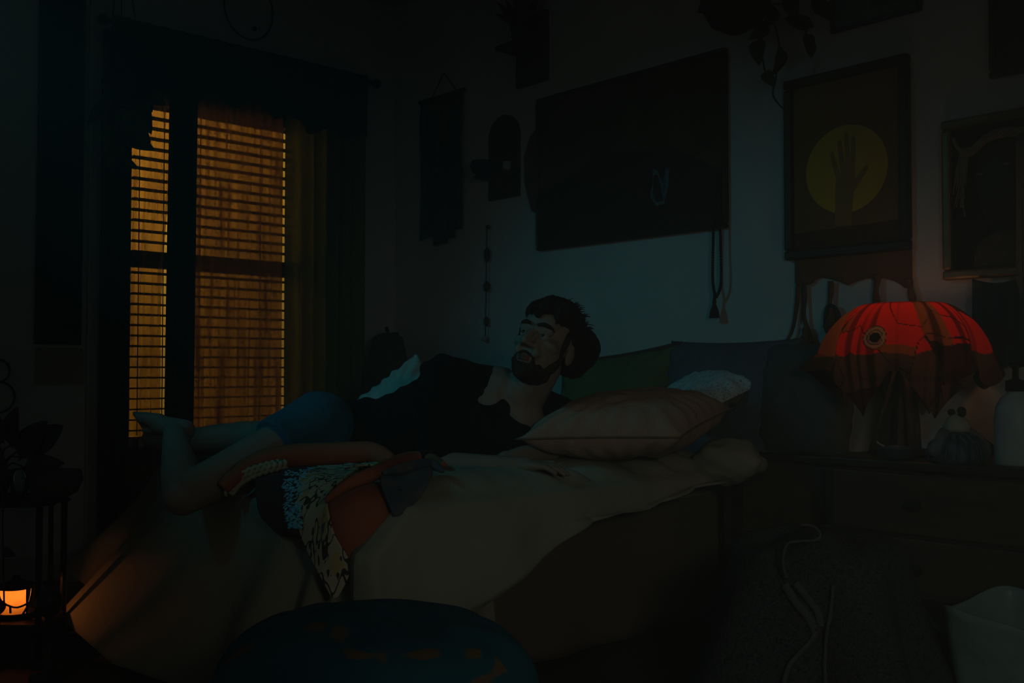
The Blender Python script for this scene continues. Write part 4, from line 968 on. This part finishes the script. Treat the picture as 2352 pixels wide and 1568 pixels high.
def robe_at(a, t, off=.012):
    p = robe((a % (2*PI))/(2*PI), t); d = (p-RC); d.z = max(0, .25*(1-t)); return p+d.normalized()*off
ca_ = math.atan2((CAM-RC).y, (CAM-RC).x)
def robe_px(px, py, off):
    # point on the robe's surface along a measured direction
    r = ray(px, py); best = None; t = 1.4
    while t < 3.2:
        p = CAM+r*t; q = p-RC; a = math.atan2(q.y, q.x)
        zz = max(.021, min(.414, q.z)); tt = .32+.68*((.415-zz)/.395)
        s_ = robe((a % (2*PI))/(2*PI), tt)-RC
        if math.hypot(q.x, q.y) < math.hypot(s_.x, s_.y)+off: return p
        t += .006
    return CAM+r*2.35
def ribbon(pts, w, name, m, off=.012):
    c = curve([Vector((x, y, 0)) for x, y in pts], 40); L2 = []
    for i, p in enumerate(c):
        d = (c[min(39, i+1)]-c[max(0, i-1)]).normalized(); n = Vector((-d.y, d.x, 0)); L2.append((p-n*w/2, p+n*w/2))
    def fn(u, v):
        a, b_ = L2[int(round(v*39))]; q = a.lerp(b_, u); return robe_px(q.x, q.y, off)
    return MB().grid(fn, 3, 40).build(name, m, rb, solid=.006)
ribbon([(1802, 1342), (1830, 1385), (1860, 1422), (1872, 1452)], 18, 'hem_stripe', M['hem'])
ribbon([(1826, 1338), (1852, 1370), (1878, 1405), (1884, 1438)], 16, 'hem_stripe', M['hem'])
ribbon([(1878, 1440), (1864, 1470), (1836, 1500), (1812, 1530), (1800, 1568)], 11, 'hem_edge', M['hem'], .016)
ribbon([(1914, 1345), (1908, 1400), (1898, 1460), (1894, 1520), (1896, 1568)], 7, 'front_edge', M['hem'], .016)
ribbon([(1806, 1326), (1798, 1290), (1808, 1250), (1840, 1242), (1872, 1240), (1884, 1226), (1868, 1208), (1838, 1204)], 5, 'collar_edge', M['hem'], .03)
# collar lump
c0 = P(1795, 1262, 2.40)
MB().ell(c0, (.085, .075, .055), nu=24, nv=14).fuse('collar', M['towel_in'], rb, .01, 3, .5, lambda v, n: .02*nz(v*12))
# navy cloth trailing right of the robe
def trail(u, v):
    q = onZ(lerp(1990, 2180, u)+40*nz((u*2, v*2, 1)), lerp(1385, 1640, v), .02); return q+Vector((0, 0, .05*math.sin(PI*u)*math.sin(PI*min(1, v+.2))+.02*nz((u*5, v*5, 3))))
tag(MB().grid(trail, 30, 30).build('floor_cloth', M['towel_in'], solid=.006), 'crumpled navy cloth on the floor right of the robe', 'cloth')
# white bag lower right
c0 = onZ(2330, 1720, 0); c0 = P(2345, 1500, 2.25); c0.z = 0
bg = thing('paper_bag', c0, 'white open bag in the lower right corner', 'bag')
BH = P(2345, 1425, 2.15).z
def bagf(u, v):
    a = 2*PI*u; k = .105+.028*v; e = .55; c_, s_ = math.cos(a), math.sin(a)
    x = k*1.25*math.copysign(abs(c_)**e, c_); y = k*math.copysign(abs(s_)**e, s_)
    return c0+Vector((x, y, .004+BH*v+.012*math.sin(a*3)*v**4))+Vector((.006*nz((a*2, v*5, 0)), .006*nz((a*2, v*5, 5)), 0))
MB().grid(bagf, 64, 20, wrap=True).build('bag_side', M['bag'], bg, solid=.003)
MB().box(c0+Vector((-.12, -.10, .002)), c0+Vector((.12, .10, .006))).build('bag_bottom', M['bag'], bg, shade=False)

# ------------------------------------------------------------------ navy pouf in the foreground
PC = P(865, 1560, 1.95); PC.z = 0
pf = thing('floor_pouf', PC, 'round navy floor pouf with tan animal print in the foreground', 'pouf')
PH = P(905, 1400, 1.95).z
def pouf(u, v):
    a = 2*PI*u; t = PI*v; e = .62
    c_ = math.cos(t); r_ = .315*max(0, math.sin(t))**e; z_ = PH/2+PH/2*math.copysign(abs(c_)**.75, c_)
    n = 1+.05*nz((math.cos(a)*2, math.sin(a)*2, v*3)); dn = .012*nz((math.cos(a)*r_*12, math.sin(a)*r_*12, 4))
    return PC+Vector((r_*n*math.cos(a), r_*n*math.sin(a), max(.002, z_+dn*(1-v)-.02*smooth(.4, 0, v)*(.5+.5*math.cos(a-YAW+1.2)))))
pm, nt, b_ = new_mat('pouf_navy_print'); N, L = nt.nodes.new, nt.links.new; b_.inputs['Roughness'].default_value = .9; b_.inputs['Specular IOR Level'].default_value = .15
tc = N('ShaderNodeTexCoord'); n1 = N('ShaderNodeTexNoise'); n1.inputs['Scale'].default_value = 5.2; n1.inputs['Detail'].default_value = 2; n1.inputs['Distortion'].default_value = 1.2; L(tc.outputs['Object'], n1.inputs['Vector'])
rp = N('ShaderNodeValToRGB'); e = rp.color_ramp.elements; e[0].position = .63; e[0].color = (.016, .10, .14, 1); e[1].position = .66; e[1].color = (.15, .105, .06, 1); L(n1.outputs['Fac'], rp.inputs[0]); L(rp.outputs[0], b_.inputs['Base Color'])
MB().grid(pouf, 96, 48, wrap=True).build('cushion_body', pm, pf)
sl = [pouf(i/64, .5)+((pouf(i/64, .5)-PC)*Vector((1, 1, 0))).normalized()*.002 for i in range(64)]
MB().tube(sl, .006, 6, closed=True).build('piping', M['teal_cloth'], pf)

# ------------------------------------------------------------------ left side
# corner lamp behind the bed
c0 = onY(890, 1000, -.26); c0.z = 0
cl = thing('corner_lamp', c0, 'unlit dark lamp with bell-shaped wicker shade in the corner', 'lamp')
zb, zt = P(890, 930, 5.0).z, P(890, 765, 5.0).z
MB().lathe(c0, [(.12, 0), (.12, .02), (.03, .03), (.015, .05), (.015, zb+.05)], 18).build('stand', M['rod'], cl)
MB().lathe(c0+Vector((0, 0, zb)), [(.145, 0), (.135, .06), (.105, .17), (.088, .26), (.075, .33), (.05, zt-zb-.01), (.02, zt-zb)], 30, lambda a, t: 1+.015*math.sin(a*15)).build('lamp_shade', M['wicker'], cl)
MB().tube([c0+Vector((0, 0, zt-.005)), c0+Vector((-.008, 0, zt+.028))], .009, 8).build('finial', M['rod'], cl)
MB().ell(c0+Vector((.028, -.02, zt-.005)), (.02, .02, .008)).build('cap', M['rod'], cl)
# tapestry, paper, rings, hoop on the window wall
def wxz(px, py, y=0.0): q = onY(px, py, y); return q.x, q.z
xa, zb = wxz(76, 790); xb, _ = wxz(184, 790)
tp = thing('tapestry', ((xa+xb)/2, -.02, zb), 'long black woven tapestry on the wall left of the window', 'tapestry')
MB().grid(lambda u, v: Vector((lerp(xa, xb, u), -.015-.005*math.sin(u*9+v*3), lerp(2.6, zb, v))), 24, 30).build('textile', M['tapestry'], tp, solid=.006)
MB().tube([(xa-.02, -.018, 2.6), (xb+.02, -.018, 2.6)], .01, 8).build('dowel', M['wood_dark'], tp)
xa, z1 = wxz(80, 797); xb, z0 = wxz(192, 882)
pp = thing('paper_print', ((xa+xb)/2, 0, z0), 'small aged paper print pinned below the black tapestry', 'print')
MB().box((xa, -.004, z0), (xb, -.001, z1)).build('sheet', M['paper'], pp, shade=False)
for x in (xa+.012, xb-.012): MB().ell((x, -.005, z1-.01), .004, nu=8, nv=6).build('pin', M['black'], pp)
for i, (px, py, r_) in enumerate(((-6, 852, .045), (-4, 912, .060))):
    q = onY(px, py, -.012); n = 36
    tag(MB().tube([q+Vector((r_*math.cos(k*2*PI/n), 0, r_*math.sin(k*2*PI/n))) for k in range(n)], .004, 6, closed=True).build('wall_ring', M['black']), ('smaller upper', 'larger lower')[i]+' black ring hanging on the wall at the left edge', 'ring', 'black rings on the wall')
q = onY(572, 20, -.012); r_ = .125; n = 48
hp = thing('wire_hoop', q-Vector((0, 0, r_)), 'thin black wire hoop on the wall above the curtain rod', 'hoop')
MB().tube([q+Vector((r_*math.cos(k*2*PI/n), 0, r_*1.15*math.sin(k*2*PI/n))) for k in range(n)], .0035, 6, closed=True).build('hoop', M['black'], hp)
MB().ell(onY(585, 66, -.012), (.012, .006, .010)).build('charm', M['black'], hp)
# trailing plant silhouetted against the window
hg = thing('hanging_plant', onY(285, 300, -.25), 'dark trailing plant hanging before the left edge of the window', 'plant')
c0 = onY(285, 230, -.28)
MB().lathe(c0-Vector((0, 0, .02)), [(.03, 0), (.07, .02), (.085, .08), (.08, .13), (.07, .13)], 20).build('pot', M['black'], hg)
for k in range(3): MB().tube([c0+Vector((.078*math.cos(k*2.1), .078*math.sin(k*2.1), .10)), c0+Vector((0, .05, .75))], .003, 5).build('hanger_cord', M['black'], hg)
for vn in ([(300, 240), (318, 265), (312, 300), (300, 330)], [(280, 250), (272, 320), (285, 372)], [(330, 220), (345, 225), (352, 236)], [(262, 240), (255, 290), (258, 340)]):
    MB().tube(curve([onY(px, py, -.25) for px, py in vn], 14), .003, 5).build('vine', M['stem'], hg)
for px, py, ang, s_ in ((300, 318, 25, 1.15), (278, 376, 10, .8), (345, 228, 85, .6), (285, 250, 100, 1.5), (320, 240, 70, 1.4), (262, 290, 110, 1.4), (300, 275, 50, 1.3), (268, 330, 80, 1.3), (318, 215, 20, 1.3), (255, 245, 150, 1.4), (275, 215, 140, 1.4), (290, 300, 120, 1.2), (262, 350, 95, 1.0)):
    a = R(ang); d = RGT*math.cos(a)-UPV*math.sin(a); heart(onY(px, py, -.25), d, .060*s_, .085*s_, -FWD+UPV*.45+RGT*.5*math.sin(px), hg)

# two-tier side table with lantern, plant and glasses
TD = 3.06; TA = P(46, 1400, TD)
sx, sy = TA.x, TA.y; SZ = P(46, 1415, TD).z; TZ = P(46, 1140, TD).z
st_ = thing('side_table', (sx, sy, 0), 'black two-tier side table at the lower left edge', 'side table')
ax, ay = RGT*1.0, Vector((FWD.x, FWD.y, 0)).normalized()
def tabpt(a, b_, z_): return Vector((sx, sy, z_))+ax*a+ay*b_
for z_ in (SZ-.022, TZ-.022):
    vs = [tabpt(a, b_, zz) for zz in (z_, z_+.022) for a, b_ in ((-.19, -.10), (.104, -.10), (.104, .085), (-.19, .095))]
    MB().add(vs, [(0, 3, 2, 1), (4, 5, 6, 7), (0, 1, 5, 4), (1, 2, 6, 5), (2, 3, 7, 6), (3, 0, 4, 7)]).build('shelf_board', M['wood_dark'], st_, shade=False, bevel=.003)
for a, b_ in ((-.18, -.092), (.098, -.092), (.096, .078), (-.18, .088)):
    MB().bar(tabpt(a, b_, 0), tabpt(a, b_, TZ-.02), .014, .014, up=ay).build('leg', M['iron'], st_)
# lantern
lc = tabpt(-.012, .0, SZ)
ln = thing('candle_lantern', lc, 'glowing amber candle lantern on the lower tier of the side table', 'lantern')
LH = P(46, 1347, TD).z-SZ
lg, nt, b_ = new_mat('lantern_paper'); N, L = nt.nodes.new, nt.links.new
nt.nodes.clear(); out = N('ShaderNodeOutputMaterial'); d1 = N('ShaderNodeBsdfDiffuse'); t1 = N('ShaderNodeBsdfTranslucent'); mx = N('ShaderNodeMixShader'); mx.inputs[0].default_value = .6
tc = N('ShaderNodeTexCoord'); n1 = N('ShaderNodeTexNoise'); n1.inputs['Scale'].default_value = 60; L(tc.outputs['Object'], n1.inputs['Vector'])
rp = N('ShaderNodeValToRGB'); rp.color_ramp.elements[0].color = (.80, .50, .16, 1); rp.color_ramp.elements[1].color = (.95, .68, .28, 1); L(n1.outputs['Fac'], rp.inputs[0])
L(rp.outputs[0], d1.inputs[0]); L(rp.outputs[0], t1.inputs[0]); L(d1.outputs[0], mx.inputs[1]); L(t1.outputs[0], mx.inputs[2]); L(mx.outputs[0], out.inputs[0])
MB().lathe(lc, [(.056, 0), (.059, .012), (.053, .016)], 24).build('lantern_base', M['iron'], ln)
# amber paper wraps the lantern except for one open side towards the bed
oa = math.atan2((RGT+FWD*.55).y, (RGT+FWD*.55).x)
def amber(u, v):
    a = oa+R(58)+u*R(244); return lc+Vector((.050*math.cos(a), .050*math.sin(a), .014+(LH-.016)*v))
MB().grid(amber, 40, 8).build('amber_pane', lg, ln)
for a in (oa+R(58), oa-R(58)): MB().tube([lc+Vector((.050*math.cos(a), .050*math.sin(a), .012)), lc+Vector((.050*math.cos(a), .050*math.sin(a), LH))], .003, 6).build('upright', M['iron'], ln)
MB().lathe(lc+Vector((0, 0, LH)), [(.055, 0), (.055, .006), (.020, .020), (.012, .022), (.010, .034)], 24).build('lid', M['iron'], ln)  # lid added to stop the flame lighting the wall above
MB().tube([lc+Vector((.051*math.cos(k*2*PI/30), .051*math.sin(k*2*PI/30), LH)) for k in range(30)], .003, 6, closed=True).build('top_ring', M['iron'], ln)
cdl = math.atan2((CAM-lc).y, (CAM-lc).x)
def lpt(a, z_): return lc+Vector((.0535*math.cos(cdl+a), .0535*math.sin(cdl+a), z_))
for pts in ([(-.95, LH), (-.75, LH*.55), (-.3, LH*.12)], [(-.75, LH*.52), (0, LH*.42), (.8, LH*.62), (1.2, LH*.95)], [(.30, LH*.45), (.28, LH*.25)]):
    MB().tube(curve([lpt(-a, z_) for a, z_ in pts], 14), .0032, 6).build('wire', M['iron'], ln)
cd = MB().lathe(lc+Vector((0, 0, .016)), [(.018, 0), (.018, LH*.34), (.004, LH*.36)], 14).build('candle', M['ceramic'], ln)
MB().ell(lc+Vector((0, 0, .016+LH*.46)), (.004, .004, .0075)).build('flame', emit_mat('flame', (1, .48, .10), 400), cd)
ll = light('lantern_flame_light', 'POINT', (0, 0, .016+LH*.66), 4.2, (1, .29, .06), shadow_soft_size=.004); ll.parent = ln
# leaf hanging in front of the lantern
# plant and glasses on the upper tier
c0 = tabpt(-.10, .02, TZ); lp = thing('leafy_plant', c0, 'dark broad-leaved potted plant on the side table', 'plant')
MB().lathe(c0, [(.04, 0), (.055, .05), (.06, .075), (.052, .075), (.045, .05)], 20).build('pot', M['terracotta'], lp)
for px, py, ang, s_ in ((10, 1060, 200, 1.6), (50, 1050, 300, 1.6), (70, 1035, 320, 1.5), (30, 1020, 270, 1.4), (5, 1010, 240, 1.5), (60, 1075, 350, 1.3), (20, 1085, 180, 1.2)):
    a = R(ang); d = RGT*math.cos(a)-UPV*math.sin(a); q = P(px, py, TD); MB().tube([c0+Vector((0, 0, .06)), c0.lerp(q, .6)+Vector((0, 0, .05)), q], .003, 5).build('stem', M['stem'], lp); heart(q, d, .055*s_, .085*s_, -FWD+UPV*.4+RGT*.4*math.sin(px), lp)
q = curve([c0+Vector((0, 0, .07)), tabpt(.0, -.12, TZ+.03), tabpt(.012, -.135, TZ-.10), tabpt(.016, -.13, SZ+.075)], 16); MB().tube(q, .0025, 5).build('vine', M['stem'], lp)
heart(q[-1], RGT*-.5-UPV, .032, .046, -FWD+UPV*.2, lp); heart(q[11], RGT-UPV*.6, .030, .04, -FWD, lp)
c0 = tabpt(.022, -.06, TZ)
gj = thing('glass_jar', c0, 'small clear glass jar at the edge of the side table', 'jar')
MB().lathe(c0, [(.022, 0), (.024, .004), (.024, .07), (.018, .08), (.018, .09), (.016, .09), (.016, .08), (.022, .068), (.022, .006)], 20).build('jar_body', glass_mat('jar_glass', (.8, .9, .9), .04), gj)
# basket-like bowl on a thin stand beside it
c0 = onZ(112, 1500, 0); c0 = P(118, 1118, 3.32); c0.z = 0
bs = thing('plant_stand', c0, 'slim iron plant stand with a pale round bowl behind the side table', 'plant stand')
BZ = P(118, 1148, 3.32).z
MB().lathe(c0, [(.08, 0), (.08, .01), (.012, .02), (.008, .04), (.008, BZ-.02), (.03, BZ)], 16).build('pedestal', M['iron'], bs)
MB().tube([c0+Vector((.055*math.cos(k*2*PI/20), .055*math.sin(k*2*PI/20), BZ)) for k in range(20)], .005, 6, closed=True).build('ring', M['iron'], bs)
pb = thing('round_bowl', c0+Vector((0, 0, BZ)), 'pale round bowl resting on the iron plant stand', 'bowl')
c1 = c0+Vector((0.01, 0, BZ+.002))
MB().lathe(c1, [(.03, 0), (.070, .022), (.088, .06), (.082, .095), (.077, .093), (.08, .06), (.062, .028), (.005, .012)], 28).build('bowl_body', mat('bowl_dusty', (.12, .125, .12), (.08, .085, .08)), pb)
# round vase on the floor by the lantern
c0 = P(113, 1400, 2.80); c0.z = 0
vs_ = thing('round_vase', c0, 'small dark round vase between the lantern and the bed foot', 'vase')
vz = P(113, 1380, 2.80).z
MB().lathe(c0, [(.05, 0), (.05, .008), (.012, .02), (.010, vz-.045), (.030, vz-.030), (.036, vz), (.026, vz+.028), (.014, vz+.038), (.018, vz+.055), (.015, vz+.055)], 22).build('vase_body', mat('vase_glaze', (.05, .035, .025), (.03, .022, .018), rough=.35), vs_)

# ------------------------------------------------------------------ added scatter volume that lifts the room's blacks
hz = bpy.data.materials.new('black_lift_scatter'); hz.use_nodes = True; nt = hz.node_tree; nt.nodes.clear()
out = nt.nodes.new('ShaderNodeOutputMaterial'); vs = nt.nodes.new('ShaderNodeVolumeScatter'); vs.inputs['Density'].default_value = .048; vs.inputs['Color'].default_value = (.9, 1, .97, 1)
nt.links.new(vs.outputs[0], out.inputs['Volume'])
o = MB().box((-4.58, -5.18, .001), (-.0005, -.0005, 2.749)).build('black_lift_volume', hz, shade=False); o['kind'] = 'structure'
